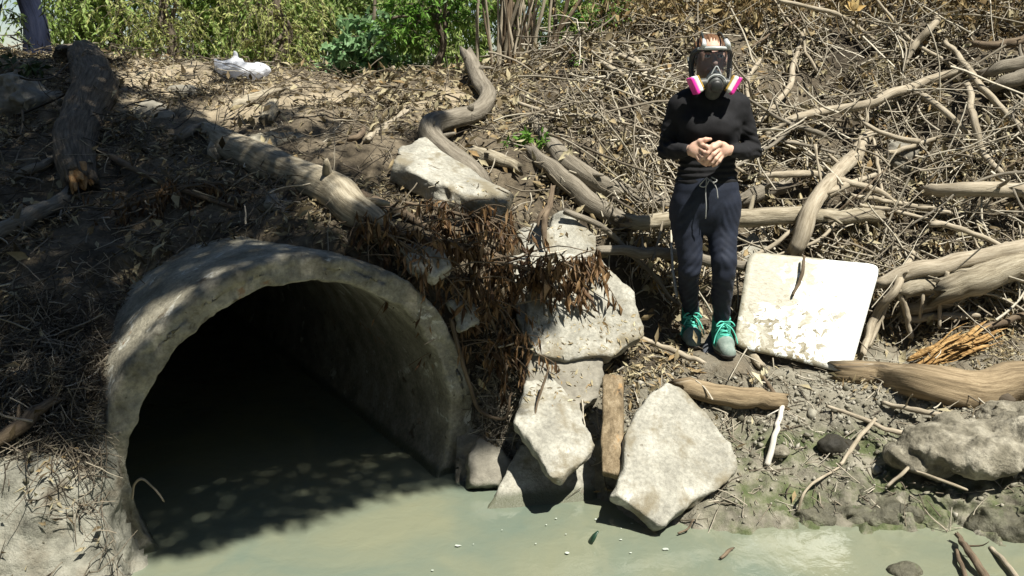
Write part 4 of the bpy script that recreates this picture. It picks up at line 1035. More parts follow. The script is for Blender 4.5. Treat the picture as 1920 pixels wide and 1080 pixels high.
# pebbly crumbs of dried mud at the foot of the bank
def crumbs(n):
    p, nr, _ = scatter(n, RIGHT * np.clip((Y_ - 680) / 60, 0, 1) * (.12 + np.clip((FCEN[:, 2] - .08) / .15, 0, 1)) + .15 * bump2(X, Y_, 110, 990, 130, 90))
    oct_ = np.array([(1, 0, 0), (0, 1, 0), (-1, 0, 0), (0, -1, 0), (0, 0, 1), (0, 0, -1)], float)
    s = RNG.gamma(1.5, .0034, n) + .002
    A = norm(RNG.normal(0, 1, (n, 3))); B = norm(np.cross(A, RNG.normal(0, 1, (n, 3)))); C = np.cross(A, B)
    jit = RNG.uniform(.35, 1.5, (n, 6))
    V = p[:, None] + nr[:, None] * (s * .35)[:, None, None] + (s[:, None] * jit)[..., None] * (oct_[None, :, :1] * A[:, None] + oct_[None, :, 1:2] * B[:, None] + oct_[None, :, 2:] * C[:, None])
    T = np.array([(0, 1, 4), (1, 2, 4), (2, 3, 4), (3, 0, 4), (1, 0, 5), (2, 1, 5), (3, 2, 5), (0, 3, 5)])
    F = (np.arange(n)[:, None, None] * 6 + T[None]).reshape(-1, 3)
    m = byattr('mud_crumbs', [(.07, .065, .045), (.17, .16, .12), (.28, .265, .21), (.36, .34, .285)], .9)
    props(obj('mud_rubble', V.reshape(-1, 3), F, m, loc=(0, 0, 0), attrs={'rnd': np.repeat(RNG.random(n), 6)}, smooth=False), 'crumbs of dried grey mud along the foot of the bank', 'mud crumbs', kind='stuff')
crumbs(4500)

# leaves and twig bits lying on the concrete pieces
def slab_litter(n):
    vs, fs, k = [], [], 0
    for V, Q in SLABS: vs.append(V); fs.append(Q + k); k += len(V)
    bvh = BVHTree.FromPolygons([tuple(v) for v in np.concatenate(vs)], [tuple(q) for q in np.concatenate(fs)])
    pos, nr = [], []
    zones = [(985, 1215, 590, 680, 5), (985, 1130, 480, 600, 1.6), (740, 965, 340, 390, 1.5), (965, 1110, 690, 760, 2.5), (1030, 1115, 385, 470, .6), (745, 850, 450, 520, 1)]
    w = np.array([z[4] for z in zones]); w = w / w.sum()
    while len(pos) < n:
        z = zones[RNG.choice(len(zones), p=w)]
        h = bvh.ray_cast(Vector(CAMP), Vector(ray(RNG.uniform(z[0], z[1]), RNG.uniform(z[2], z[3]))), 20)
        if h[0] is None or h[1][2] < .15: n -= .3; continue
        pos.append(h[0]); nr.append(h[1])
    pos = np.array(pos); nr = np.array(nr); n = len(pos)
    d = norm(tangent(nr) + nr * RNG.normal(.02, .08, (n, 1))); L = RNG.uniform(.010, .040, n)
    V, T = leaves(pos + nr * .002, d, norm(nr + RNG.normal(0, .4, (n, 3))), L, L * RNG.uniform(.15, .5, n), .3, RNG.uniform(-.3, .9, n))
    props(obj('slab_litter', V, T, M_LITTER, loc=(0, 0, 0), attrs={'rnd': np.repeat(RNG.random(n), 5)}, smooth=False), 'scraps of dry leaf lying on the concrete slabs', 'leaf litter', kind='stuff')
slab_litter(330)
# loose crooked branches lying in the tangle, each one its own object
MARKS = [(1330, 125, 'the mask'), (1510, 500, 'the white sheet'), (1600, 200, 'the arching branch'), (1690, 300, 'the stump'), (1560, 345, 'the steep branch'), (1760, 130, 'the crooked stick'),
         (970, 80, 'the canes'), (975, 265, 'the green plant'), (1115, 340, 'the split log'), (1325, 380, 'the trousers'), (1480, 110, 'the wavy stick'), (1160, 130, 'the hooked stem'), (1810, 355, 'the level log'),
         (1800, 490, 'the crooked log'), (1740, 45, 'the curved stick'), (1880, 210, 'the right edge'), (1190, 260, 'the black sleeve'), (1590, 30, 'the yellow leaf'), (1240, 470, 'the thin level log'), (1850, 30, 'the top corner')]
def loose_branches(n):
    info = []
    p, nr, xy = scatter(n * 2, TANGLE + .0)
    ok = ~((xy[:, 0] > 1215) & (xy[:, 0] < 1440) & (xy[:, 1] < 230)); p, nr = p[ok][:n], nr[ok][:n]
    for k in range(n):
        L = RNG.uniform(.45, 1.25); S = 14; d = norm(tangent(nr[k:k + 1])[0] * np.array((1.4, 1, 1)) + nr[k] * RNG.normal(.05, .12)); pts = [np.zeros(3)]
        tn = RNG.normal(0, .05, 3)
        for j in range(S - 1):
            d = norm(d + tn + RNG.normal(0, .10, 3) * (2.4 if RNG.random() < .15 else 1)); d = norm(d - nr[k] * (d @ nr[k]) * .3)
            pts.append(pts[-1] + d * L / (S - 1))
        pts = np.array(pts); pts = pts - pts.mean(0) + p[k] + nr[k] * RNG.uniform(.08, .24)
        r0 = RNG.uniform(.006, .017); m = MB()
        V, F, t = tube(pts, np.linspace(1.1, .5, S) * r0, 8, 30, rough=.12, nscale=30, seed=k, jag=r0 * .6); m.add(V, F, tuv=t)
        for j in RNG.integers(3, S - 1, 3):
            e = pts[j] + norm(np.cross(pts[j] - pts[j - 1], RNG.normal(0, 1, 3)) + norm(pts[j] - pts[j - 1]) * .05 + nr[k] * .01) * RNG.uniform(.05, .25)
            V, F, t = tube(limb_path(pts[j], e, .05, 5, .3), np.linspace(r0 * .5, r0 * .2, 5), 6, 8); m.add(V, F, tuv=t + 2)
        o = m.obj('dry_branch', (M_STICK, M_STICK, M_GREYWOOD, M_STICK_D)[k % 4])
        x, y = proj(pts); x0, y0 = x.mean(), y.mean()
        dx, dy = abs(x[-1] - x[0]), abs(y[-1] - y[0])
        way = 'level' if dy < .35 * dx else 'steep' if dx < .5 * dy else 'slanting'
        nm = min(MARKS, key=lambda q: (q[0] - x0) ** 2 + (q[1] - y0) ** 2)
        side = ('above' if y0 < nm[1] else 'below') if abs(y0 - nm[1]) > abs(x0 - nm[0]) else ('left of' if x0 < nm[0] else 'right of')
        info.append([o, ('thin ' if r0 < .0105 else 'thick ') + ('pale', 'pale', 'grey', 'dark')[k % 4] + ' dry branch lying ' + way + ' in the tangle ' + side + ' ' + nm[2], x0, y0])
    for lab in {q[1] for q in info}:
        same = sorted((q for q in info if q[1] == lab), key=lambda q: q[3])
        for j, q in enumerate(same):
            t = lab if len(same) == 1 else ('upper ' if j == 0 else 'lower ') + lab if len(same) == 2 else ('topmost ', 'second ', 'third ', 'fourth ', 'fifth ')[min(j, 4)] + lab
            props(q[0], t, 'branch', 'loose dry branches in the tangle')
# dry brown brush along the top of the right bank: upright stems with dead leaves
def ridge_brush(n):
    w = np.clip((X - 1000) / 150, 0, 1) * np.clip((105 - Y_) / 60, 0, 1) * (FCEN[:, 1] < 8.2)
    p, nr, _ = scatter(n, w + 1e-6 * w.max())
    S = 7; s = np.linspace(0, 1, S)
    ln = RNG.uniform(.25, .85, n); d = norm(np.column_stack([RNG.normal(0, .55, n), RNG.normal(0, .4, n), np.ones(n)]))
    bd = norm(np.column_stack([RNG.normal(0, 1, n), RNG.normal(0, 1, n), np.zeros(n)]))
    PT = p[:, None] + d[:, None] * (ln[:, None] * s)[..., None] + bd[:, None] * (ln * RNG.uniform(0, .5, n))[:, None, None] * (s ** 2)[None, :, None] - np.array((0, 0, 1.0)) * (ln * RNG.uniform(0, .3, n))[:, None, None] * (s ** 3)[None, :, None]
    V, Q = sticks(PT, RNG.uniform(.0015, .005, n)[:, None] * np.linspace(1.1, .5, S)[None])
    m = MB(); m.add(V, Q, rnd=np.repeat(RNG.random(n), S * 3))
    k = RNG.integers(0, n, n * 7); j = RNG.integers(1, S, n * 7)
    q = PT[k, j]; nl = len(k); L = RNG.uniform(.04, .11, nl)
    dd = norm(RNG.normal(0, .8, (nl, 3)) + np.array((0, 0, -.7)))
    V, T = leaves(q, dd, norm(RNG.normal(0, 1, (nl, 3))), L, L * RNG.uniform(.22, .4, nl), .3, RNG.uniform(-.3, 1, nl))
    m.add(V, T, rnd=np.repeat(RNG.random(nl), 5))
    props(m.obj('brown_undergrowth', M_BRUSH, loc=(0, 0, 0)), 'brown dead brush standing along the top of the right bank', 'brush', kind='stuff')
ridge_brush(1500)

# ------------------------------------------------------------------ trees and shrubs
def limb_path(a, b, sag=0.0, n=7, wob=.06):
    t = np.linspace(0, 1, n)[:, None]
    p = a * (1 - t) + b * t
    L = np.linalg.norm(b - a)
    p += RNG.normal(0, wob * L / n, (n, 3)) * (t * (1 - t) * 4)
    p[:, 2] -= (sag * L * (t[:, 0] * (1 - t[:, 0])) * 4)
    return p
def sprays(centres, n_leaf, length, leafL, leafW, droop=.9, spread=.5):
    """drooping leafy shoots -> leaves V, T, rnd ; shoots V, Q"""
    N = len(centres); S = 6; s = np.linspace(0, 1, S)
    d0 = norm(RNG.normal(0, 1, (N, 3)) * np.array((1, 1, .45)) + np.array((0, 0, .15)))
    ln = RNG.uniform(.6, 1.25, N) * length
    PT = centres[:, None] + d0[:, None] * (ln[:, None] * s)[..., None] - np.array((0, 0, 1.0)) * (ln * droop)[:, None, None] * (s ** 2)[None, :, None]
    t = RNG.random((N, n_leaf)) * (S - 1.001); k = t.astype(int); u = (t - k)[..., None]
    ii = np.arange(N)[:, None]
    q = (PT[ii, k] * (1 - u) + PT[ii, k + 1] * u).reshape(-1, 3); td = norm(PT[ii, k + 1] - PT[ii, k]).reshape(-1, 3)
    M = len(q)
    dd = norm(td * .8 + RNG.normal(0, spread, (M, 3)) + np.array((0, 0, -.25)))
    L = RNG.uniform(.6, 1.2, M) * leafL
    V, T = leaves(q, dd, norm(RNG.normal(0, .6, (M, 3)) + np.array((0, -.3, .8))), L, L * leafW * RNG.uniform(.7, 1.2, M), .2, RNG.uniform(0, .8, M))
    rn = np.clip(np.repeat(RNG.beta(2, 2, N), n_leaf) * .6 + RNG.random(M) * .4, 0, 1)
    SV, SQ = sticks(PT, np.full((N, S), .003) * np.linspace(1.2, .5, S)[None])
    return V, T, np.repeat(rn, 5), SV, SQ
def tree(name, label, cat, base, height, trunk_r, lean, blobs, n_spray, n_leaf, slen, leafL, leafW, mat, bark, droop=.9, limbs=7, group=None):
    base = np.array(base, float)
    root = empty(name, base, label, cat, group)
    top = base + np.array((lean[0], lean[1], height))
    m = MB()
    tp = limb_path(base - np.array((0, 0, .15)), top, 0, 8, .25)
    V, F, t = tube(tp, np.linspace(trunk_r * 1.2, trunk_r * .4, 8), 12, 26, rough=.15, nscale=10, seed=int(base[0] * 10) % 97, ridges=5); m.add(V, F, tuv=t)
    cs = []
    for (c, r, w) in blobs:
        k = int(n_spray * w); v = norm(RNG.normal(0, 1, (k, 3))) * (RNG.random((k, 1)) ** .42)
        cs.append(base + np.array(c) + v * np.array(r))
        for _ in range(max(1, int(limbs * w))):
            i = RNG.integers(2, 7)
            e = base + np.array(c) + RNG.normal(0, .35, 3) * np.array(r)
            V, F, t = tube(limb_path(tp[i], e, -.08), np.linspace(trunk_r * .45, .012, 7), 7, 16, rough=.12); m.add(V, F, tuv=t)
    cs = np.concatenate(cs)
    # clumping: keep the shoots where a noise field is high
    cs = cs[fbm(cs, 1.9, 2, int(abs(base[0]) * 7)) > -0.45]
    V, T, rn, SV, SQ = sprays(cs, n_leaf, slen, leafL, leafW, droop)
    m.add(SV, SQ, tuv=SV * 1.0)
    m.obj('trunk', bark, root)
    o = obj('crown', V, T, mat, root, attrs={'rnd': rn}, smooth=False)
    return root
def gpt(px, Y):
    d = ray(px, 140); p = CAMP + d * (Y / d[1])
    return (p[0], Y, ground_z(p[0], Y))
M_TRUNK_D = solid('shade_tinted_bark', [(.005, .008, .018), (.012, .018, .042), (.026, .032, .058)], 20, 'tuv', ST, bs=.9, bscale=50)  # shade and blue edge fringe of the trunk put into its bark colour
tree('willow_tree', 'olive willow whose foliage hangs to the ground left of the sky gap', 'tree', gpt(230, 9.5), 4, .045, (.2, .3), [((0, 0, .75), (.95, .8, 1.0), .9), ((.1, .1, 2.4), (1.2, 1.0, 1.0), .1)], 1150, 34, .34, .062, .40, M_WILLOW, M_BARK)
tree('willow_tree', 'olive willow right of the sky gap behind the plastic bag', 'tree', gpt(450, 10.2), 4, .045, (-.2, .3), [((0, 0, .75), (.9, .8, 1.0), .9), ((-.1, .1, 2.4), (1.2, 1.0, 1.0), .1)], 1150, 34, .34, .062, .40, M_WILLOW, M_BARK)
tree('willow_tree', 'grey green tree with a dark trunk behind the bag', 'tree', gpt(560, 11.5), 4, .045, (.2, .3), [((0, 0, .75), (1.1, .8, 1.0), .9), ((.1, .1, 2.4), (1.3, 1.0, 1.0), .1)], 1150, 34, .34, .062, .40, M_WILLOW2, M_BARK)
tree('yellowed_tree', 'yellowing bush low beneath the willows at the left', 'tree', gpt(320, 8.4), 1.6, .05, (.1, .1), [((0, 0, .5), (.55, .4, .5), 1.0)], 170, 18, .3, .05, .3, M_DRYTREE, M_BARK, limbs=4)
tree('yellowed_tree', 'yellowing bush between the bag and the bright green shrub', 'tree', gpt(525, 8.2), 1.7, .05, (.1, .1), [((0, 0, .6), (.45, .4, .6), 1.0)], 190, 18, .3, .05, .3, M_DRYTREE, M_BARK, limbs=4)
tree('willow_tree', 'grey green tree filling the gap behind the bright shrubs', 'tree', gpt(730, 11.0), 4, .045, (.2, .3), [((0, 0, .75), (1.1, .8, 1.0), .9), ((.1, .1, 2.4), (1.3, 1.0, 1.0), .1)], 1150, 34, .34, .062, .40, M_WILLOW2, M_BARK)
tree('willow_tree', 'olive tree glimpsed behind the clump of dry canes', 'tree', gpt(960, 10.0), 4, .045, (.2, .3), [((0, 0, .75), (1.1, .8, 1.0), .9), ((.1, .1, 2.4), (1.3, 1.0, 1.0), .1)], 950, 26, .34, .09, .26, M_WILLOW, M_BARK)
tree('willow_tree', 'dark green tree glimpsed over the brush left of the mask', 'tree', gpt(1190, 10.0), 4, .045, (.2, .3), [((0, 0, .75), (.8, .8, 1.0), .9), ((.1, .1, 2.4), (1.0, 1.0, 1.0), .1)], 760, 26, .34, .09, .26, M_WILLOW2, M_BARK)
tree('willow_tree', 'dark green tree glimpsed over the brush right of the mask', 'tree', gpt(1500, 10.0), 4, .045, (.2, .3), [((0, 0, .75), (1.0, .8, 1.0), .9), ((.1, .1, 2.4), (1.2, 1.0, 1.0), .1)], 760, 26, .34, .09, .26, M_WILLOW2, M_BARK)
tree('willow_tree', 'dark green tree glimpsed over the brush near the right edge', 'tree', gpt(1800, 10.0), 4, .045, (.2, .3), [((0, 0, .75), (1.0, .8, 1.0), .9), ((.1, .1, 2.4), (1.3, 1.0, 1.0), .1)], 760, 26, .34, .09, .26, M_WILLOW2, M_BARK)
tree('green_shrub', 'bright green leafy shrub on thin dark stems beyond the path', 'shrub', gpt(815, 7.3), 1.3, .028, (.05, 0), [((0, 0, .72), (.42, .35, .28), .7), ((-.2, 0, .45), (.25, .25, .2), .3)], 210, 16, .2, .06, .34, M_BRIGHT, M_BARK, .35, limbs=9)
tree('castor_shrub', 'pale green broad leaved shrub at the far side of the path', 'shrub', gpt(705, 7.7), .8, .02, (.0, 0), [((0, 0, .30), (.34, .3, .26), .7), ((-.2, 0, .15), (.28, .25, .14), .3)], 120, 10, .16, .085, .7, M_CASTOR, M_BARK, .3, limbs=6)
tree('green_shrub', 'fresh green shoots above the clump of dry canes', 'shrub', gpt(1035, 7.2), 1.1, .02, (.0, 0), [((0, 0, .66), (.22, .25, .2), 1.0)], 60, 14, .18, .055, .34, M_BRIGHT, M_BARK, .35, limbs=5)
tree('green_shrub', 'small dark green bush in the brush left of the mask', 'shrub', gpt(1135, 6.5), .5, .014, (.0, 0), [((0, 0, .22), (.16, .15, .16), 1.0)], 36, 14, .12, .04, .36, M_BRIGHT, M_BARK, .35, limbs=4)
def small_plant(label, px, py, n, r, leafL, mat):
    c = hit(px, py)[0]
    root = empty('small_plant', c, label, 'plant')
    cs = c + RNG.normal(0, 1, (n, 3)) * np.array((r, r * .7, r * .25)) + np.array((0, -.03, r * .5))
    V, T, rn, SV, SQ = sprays(cs, 7, r * .9, leafL, .42, .3, .7)
    obj('leaves', V, T, mat, root, attrs={'rnd': rn}, smooth=False)
    obj('stems', SV, SQ, M_STICK_D, root, attrs={'tuv': SV})['kind'] = 'stuff'
small_plant('small glossy green plant growing beside the dark split log', 975, 268, 14, .065, .055, M_BRIGHT)
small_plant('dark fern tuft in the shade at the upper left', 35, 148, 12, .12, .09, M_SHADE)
small_plant('tiny green seedling on the litter left of the mask', 1080, 122, 5, .04, .05, M_BRIGHT)

# clump of dry canes
croot = empty('dry_canes', gpt(965, 6.9), 'clump of tall dry canes beside the bright green shoots', 'canes')
cb = np.array(croot.location)
for k in range(30):
    b = cb + np.array((RNG.normal(0, .16), RNG.normal(0, .08), -.05)); h = RNG.uniform(.5, 1.5)
    e = b + np.array((RNG.normal(.02, .20) * h + (.35 * h if k % 4 == 0 else 0), RNG.normal(-.05, .15) * h, h))
    V, F, t = tube(limb_path(b, e, RNG.normal(0, .06)), np.linspace(1, .55, 7) * RNG.uniform(.006, .018), 7, 14, rough=.08)
    obj('cane', V, F, M_STICK if k % 3 else M_STICK_D, croot, attrs={'tuv': t})
b = np.array(gpt(950, 7.0)); V, F, t = tube(limb_path(b, b + np.array((-.08, 0, 1.6))), np.linspace(.06, .04, 7), 10, 14, rough=.15); obj('stem', V, F, M_STICK_D, croot, attrs={'tuv': t})

loose_branches(48)
# ------------------------------------------------------------------ fallen branches with dead brown leaves
def dead_branch(label, pts, wpx, nl, hang, side):
    C, R = path(pts, wpx, -.5)
    root = empty('dead_branch', C[0], label, 'branch')
    m = MB(); cc = spline(np.column_stack([C, R]), 40)
    V, F, t = tube(cc[:, :3], cc[:, 3], 7, raw=True, rough=.1); m.add(V, F, tuv=t)
    tips = []
    for k in range(side):
        i = RNG.integers(5, 39); p = cc[i, :3]
        e = p + np.array((RNG.normal(0, .17), RNG.uniform(-.14, .03), RNG.uniform(-.24, .10)))
        lp = limb_path(p, e, -.12, 6); V, F, t = tube(lp, np.linspace(.0045, .0018, 6), 5, 8); m.add(V, F, tuv=t)
        tips.append(spline(np.column_stack([lp, lp[:, 0]]), 20)[4:, :3])
    m.obj('stem', M_STICK_D, root)
    q = np.concatenate(tips); q = q[RNG.integers(0, len(q), nl)]
    L = RNG.uniform(.04, .095, nl) * hang
    d = norm(RNG.normal(0, .33, (nl, 3)) + np.array((0, -.15, -1)))
    V, T = leaves(q + RNG.normal(0, .012, (nl, 3)), d, norm(RNG.normal(0, 1, (nl, 3)) + np.array((0, -.6, 0))), L, L * RNG.uniform(.16, .28, nl), .45, RNG.uniform(-.6, .6, nl))
    o = obj('leaves', V, T, M_DEADLEAF, root, attrs={'rnd': np.repeat(RNG.random(nl), 5)}, smooth=False); o['kind'] = 'stuff'
dead_branch('fallen branch with brown leaves hanging in front of the large pale slab', [(868, 478, .14), (960, 500, .24), (1030, 505, .26), (1080, 490, .26), (1140, 505, .22)], [7, 8, 7, 6, 4], 520, 1.15, 34)
dead_branch('fallen branch thick with brown leaves above the right side of the pipe', [(690, 425, .08), (760, 440, .14), (840, 455, .18), (900, 470, .18), (990, 495, .16)], [8, 9, 8, 7, 5], 400, 1.0, 46)
dead_branch('brown leafed branch drooping below the pale slab', [(760, 380, .10), (820, 392, .16), (880, 405, .18), (960, 420, .14)], [6, 7, 6, 4], 330, .95, 36)
dead_branch('brown leafed branch trailing down between pipe and slabs', [(880, 500, .14), (905, 560, .16), (930, 620, .16), (960, 690, .12)], [6, 7, 6, 4], 400, .85, 36)
dead_branch('sparse brown leafed branch lying over the shoulder of the pipe', [(640, 405, .06), (700, 425, .12), (770, 470, .16), (830, 530, .14)], [5, 6, 5, 4], 210, .9, 30)
dead_branch('small dead leafed branch below the broken end of the barked log', [(215, 395, .06), (280, 372, .1), (350, 350, .1), (420, 345, .06)], [6, 7, 6, 4], 420, .75, 34)

# ------------------------------------------------------------------ the leaning tree whose crown shades the pipe
SH = [(30, 250, .97), (30, 450, .97), (60, 600, .97), (150, 500, .97), (250, 420, .97), (400, 400, .95), (100, 180, .85), (30, 750, .75), (200, 330, .9), (300, 300, .85), (250, 250, .7), (450, 350, .62), (120, 800, .5), (60, 880, .4),
      (500, 290, .48), (560, 340, .42), (300, 560, .38, 3.4), (230, 640, .40, 3.35), (420, 500, .40, 3.5), (520, 465, .36, 3.6), (600, 450, .48, 3.6), *[(a, b, 1., Zp(a, b, 0)[1]) for a, b in ((330, 1030), (400, 1012), (500, 980), (620, 940), (740, 905), (600, 900), (450, 950), (375, 900), (300, 950), (520, 880), (420, 860), (660, 850), (560, 840), (350, 990), (680, 925), (560, 962), (450, 998), (800, 890))], *[(a, b, 0., Zp(a, b, 0)[1]) for a, b in ((340, 1062), (420, 1040), (510, 1012), (630, 976), (745, 940), (560, 996), (690, 958), (820, 925), (460, 1030))], (700, 480, .75, 3.7), (780, 540, 1., 3.8), (840, 620, 1., 3.85), (870, 720, 1., 3.85), 
      (930, 700, .8), (930, 600, .6), (900, 500, .38), (750, 420, .42), (650, 390, .48), (800, 300, .38), (850, 350, .28), (900, 350, .15), (330, 190, .42), (600, 260, .28),
      (600, 170, .05), (700, 200, .1), (450, 200, .34), (300, 140, .35), (980, 300, .2), (1000, 450, .25), (1040, 560, .3), (1100, 400, .1), (1150, 500, 0.), (1200, 600, 0.), (1000, 780, .15), (1100, 750, .05), (1250, 300, 0.), (1100, 250, 0.), (1050, 150, .1), (800, 180, .05),
      (100, 980, .1), (200, 1020, .15), (-100, 980, .2),  (950, 960, 0., 3.5), (-150, 400, .95), (-150, 700, .8), (-250, 250, .9), (1250, 800, 0., 3.7), (1300, 900, 0., 3.5), (1200, 900, 0., 3.45), (1100, 1020, 0., 3.3), (1300, 1020, 0., 3.3), (1050, 850, 0., 3.65), (1000, 900, 0., 3.65), (700, 1060, 0., 3.15),  (880, 930, 0., 3.72), (1060, 640, .1), (1150, 600, 0., 4.1), (1200, 450, 0.), (1100, 330, 0.)]
sq = []
for s in SH:
    p = P(s[0], s[1], s[3]) if len(s) > 3 else hit(s[0], s[1])[0]
    sq.append((*(p - SUN * (p[2] / SUN[2]))[:2], s[2]))
sq = np.array(sq)
def shade_at(xy):
    d2 = ((xy[:, None] - sq[None, :, :2]) ** 2).sum(-1)
    w = 1 / (d2 + .006) ** 1.6
    return (w * sq[:, 2]).sum(1) / w.sum(1)
def shade_tree():
    base = np.array(gpt(72, 7.0)); base[2] -= .1
    root = empty('leaning_tree', base, 'dark leaning tree trunk against the sky at the upper left', 'tree')
    m = MB()
    k1 = P(44, -20, 6.9); k2 = k1 + np.array((-.05, -.6, 1.3)); top = np.array((-1.9, 4.2, 6.3))
    V, F, t = tube([base, P(66, 50, 6.95), k1, k2, top], [.10, .085, .08, .075, .05], 14, 40, rough=.12, ridges=5); m.add(V, F, tuv=t)
    ends = []
    for e in ((-2.6, 3.0, 6.6), (-1.6, 2.6, 6.8), (-.7, 2.2, 6.6), (-.4, 3.0, 6.5), (-2.0, 3.4, 6.7), (-1.2, 3.4, 6.9), (.0, 1.9, 6.5), (-2.9, 4.4, 6.4), (-1.2, 4.4, 6.6), (-.3, 3.8, 6.6)):
        V, F, t = tube(limb_path(top if e[1] < 4 else k2 * .3 + top * .7, np.array(e), -.06), np.linspace(.035, .010, 7), 7, 18, rough=.1); m.add(V, F, tuv=t)
    # crown: leaf shoots with gaps
    n = 90000
    g = np.column_stack([RNG.uniform(-4.2, .9, n), RNG.uniform(3.0, 7.4, n)])
    s = np.clip((shade_at(g) - .17) * 1.38, 0, 1) * np.clip((.30 - g[:, 0]) / .25, 0, 1)
    fld = fbm(np.column_stack([g * np.array((1, .9)), np.zeros(n)]), 5.0, 3, 91) * .30 + .45
    cov = np.clip((s - fld) * 3.2 + .5, 0, 1) * np.clip(s * 6, 0, 1)
    keep = RNG.random(n) < cov
    g = g[keep]
    z = RNG.uniform(5.6, 7.2, len(g))
    c = np.column_stack([g, np.zeros(len(g))]) + SUN * (z / SUN[2])[:, None]
    L = RNG.uniform(.07, .12, len(c))
    V, T = leaves(c, norm(RNG.normal(0, 1, (len(c), 3)) * np.array((1, 1, .5)) + np.array((0, 0, -.4))), norm(RNG.normal(0, .45, (len(c), 3)) + SUN), L, L * .30, .15, .3)
    rn = RNG.random(len(c))
    # low drooping sprays seen against the sky at the very left
    cs = np.array([P(x, y, 6.4 + d) for x, y, d in ((0, 20, 0), (10, 45, .1), (-10, 60, -.2), (25, 60, .2), (35, 25, .1), (20, 90, 0), (-20, 100, 0), (5, 0, .2), (80, 10, .4), (95, 25, .5))])
    V2, T2, r2, SV, SQ = sprays(cs, 12, .16, .085, .22, .9)
    m.add(SV, SQ, tuv=SV)
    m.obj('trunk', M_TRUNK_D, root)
    mm = MB(); mm.add(V, T, rnd=np.repeat(rn, 5)); mm.add(V2, T2, rnd=r2)
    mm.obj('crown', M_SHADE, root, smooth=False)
    print('shade leaves', len(c))
shade_tree()

# ------------------------------------------------------------------ plastic bag on the path edge
def bag():
    c = hit(462, 148)[0] + np.array((0, -.06, .03)); s = _pxm(c) * 1.25
    m, nt, b = nodes('thin_white_plastic')
    b.inputs['Base Color'].default_value = (.74, .76, .80, 1); b.inputs['Roughness'].default_value = .35
    t = nt.nodes.new('ShaderNodeBsdfTranslucent'); t.inputs[0].default_value = (.8, .82, .88, 1)
    x = nt.nodes.new('ShaderNodeMixShader'); x.inputs[0].default_value = .35
    nt.links.new(b.outputs[0], x.inputs[1]); nt.links.new(t.outputs[0], x.inputs[2]); nt.links.new(x.outputs[0], nt.nodes['Material Output'].inputs[0])
    bump(nt, b, noise(nt, coords(nt, 'obj'), 22, 5, .7, 1.5), .5, .02)
    S = SDF(c - .3, c + .3, .007)
    S.ell(c + np.array((-16 * s, 0, 9 * s)), np.array((21, 16, 15)) * s, .03); S.ell(c + np.array((14 * s, -.02, 5 * s)), np.array((24, 16, 11)) * s, .02)
    S.cap(c + np.array((-34 * s, 0, 10 * s)), c + np.array((-38 * s, 0, 20 * s)), 4 * s, 1.5 * s, .02); S.cap(c + np.array((-12 * s, 0, 18 * s)), c + np.array((-10 * s, 0, 29 * s)), 7 * s, 2 * s, .02)
    f = S.f; i = np.argwhere(np.abs(f) < .05)
    pts = S.lo + S.h * i
    S.f[np.abs(f) < .05] += (.034 * np.abs(fbm(pts, 8, 3, 61)) - .010).astype(np.float32)
    V, Q = S.mesh()
    props(obj('plastic_bag', V, Q, m), 'crumpled white plastic bag lying at the path edge', 'bag')
bag()
# big yellow dead leaf on the mud left of the knees and floating bits on the water
def big_leaf(name, label, cat, px, py, L, mat, up=.06):
    c = H(px, py, .02); m = MB()
    for k in range(5):
        a = -1.0 + k * .5 + RNG.normal(0, .1); d = np.array((math.sin(a), -.35, math.cos(a) * .9))
        V, T = leaves(np.array([c + np.array((0, 0, -.03))]), np.array([d]), np.array([(.1, -1, .3)]), L * RNG.uniform(.7, 1), L * .42, .3, .8)
        m.add(V, T, rnd=np.full(5, RNG.uniform(.3, .9)))
    props(m.obj(name, mat), label, cat)
M_YELLOW = byattr('yellow_dead_leaf', [(.42, .25, .07), (.58, .40, .15), (.66, .52, .26)], .7, .2)
big_leaf('dead_leaf', 'large curled yellow dead leaf left of the person knees', 'leaf', 1232, 540, .11, M_YELLOW)
big_leaf('dead_leaf', 'yellow leaf caught near the top edge right of the mask', 'leaf', 1600, 12, .10, M_YELLOW)
big_leaf('dead_leaf', 'yellow green leaf hanging below the arching branch', 'leaf', 1664, 205, .08, byattr('green_yellow_leaf', [(.25, .30, .07), (.40, .42, .14)], .7, .3))
def foam(n):
    pts = []
    while len(pts) < n:
        px, py = RNG.uniform(320, 1480), RNG.uniform(935, 1075)
        if py < 1045 - (px - 300) * .22 + 15: continue
        pts.append(Zp(px, py, .006))
    m = MB()
    for c in pts:
        k = 9; a = np.linspace(0, 6.283, k, endpoint=False); r = RNG.gamma(2.0, .0020) + .0015; rr = r * RNG.uniform(.6, 1.2, k); e = RNG.uniform(.8, 1.7)
        V = np.column_stack([c[0] + np.cos(a) * rr * e, c[1] + np.sin(a) * rr, np.full(k, c[2])]); V = np.vstack([V, c + np.array((0, 0, .002))])
        m.add(V, np.array([(i, (i + 1) % k, k) for i in range(k)]))
    props(m.obj('foam_flecks', plain('foam', (.42, .46, .40), .5), loc=(0, 0, 0)), 'tiny white foam flecks drifting on the murky water', 'foam', kind='stuff')
foam(18)
log('floating_scrap', 'dark green pointed tip sticking out of the open water', 'debris', [(1105, 1020, Zp(1105, 1020, -.01)[1]), (1112, 1008, Zp(1105, 1020, 0)[1]), (1122, 996, Zp(1105, 1020, 0)[1] + .01)], [16, 15, 5], plain('dark_green', (.02, .05, .03), .3), 10, .05, jag=0, flat=.5)
log('branch', 'tiny twig tip poking from the water below the big pale slab', 'twig', [(1272, 1000, 3.36), (1290, 992, 3.38), (1300, 975, 3.39)], [4, 4, 3], M_STICK_D, 6)
log('branch', 'short dark stick floating in the reflection of the sheet', 'twig', [(1352, 1046, 3.17), (1364, 1036, 3.21), (1374, 1028, 3.24)], [6, 7, 4], M_STICK_D, 6)

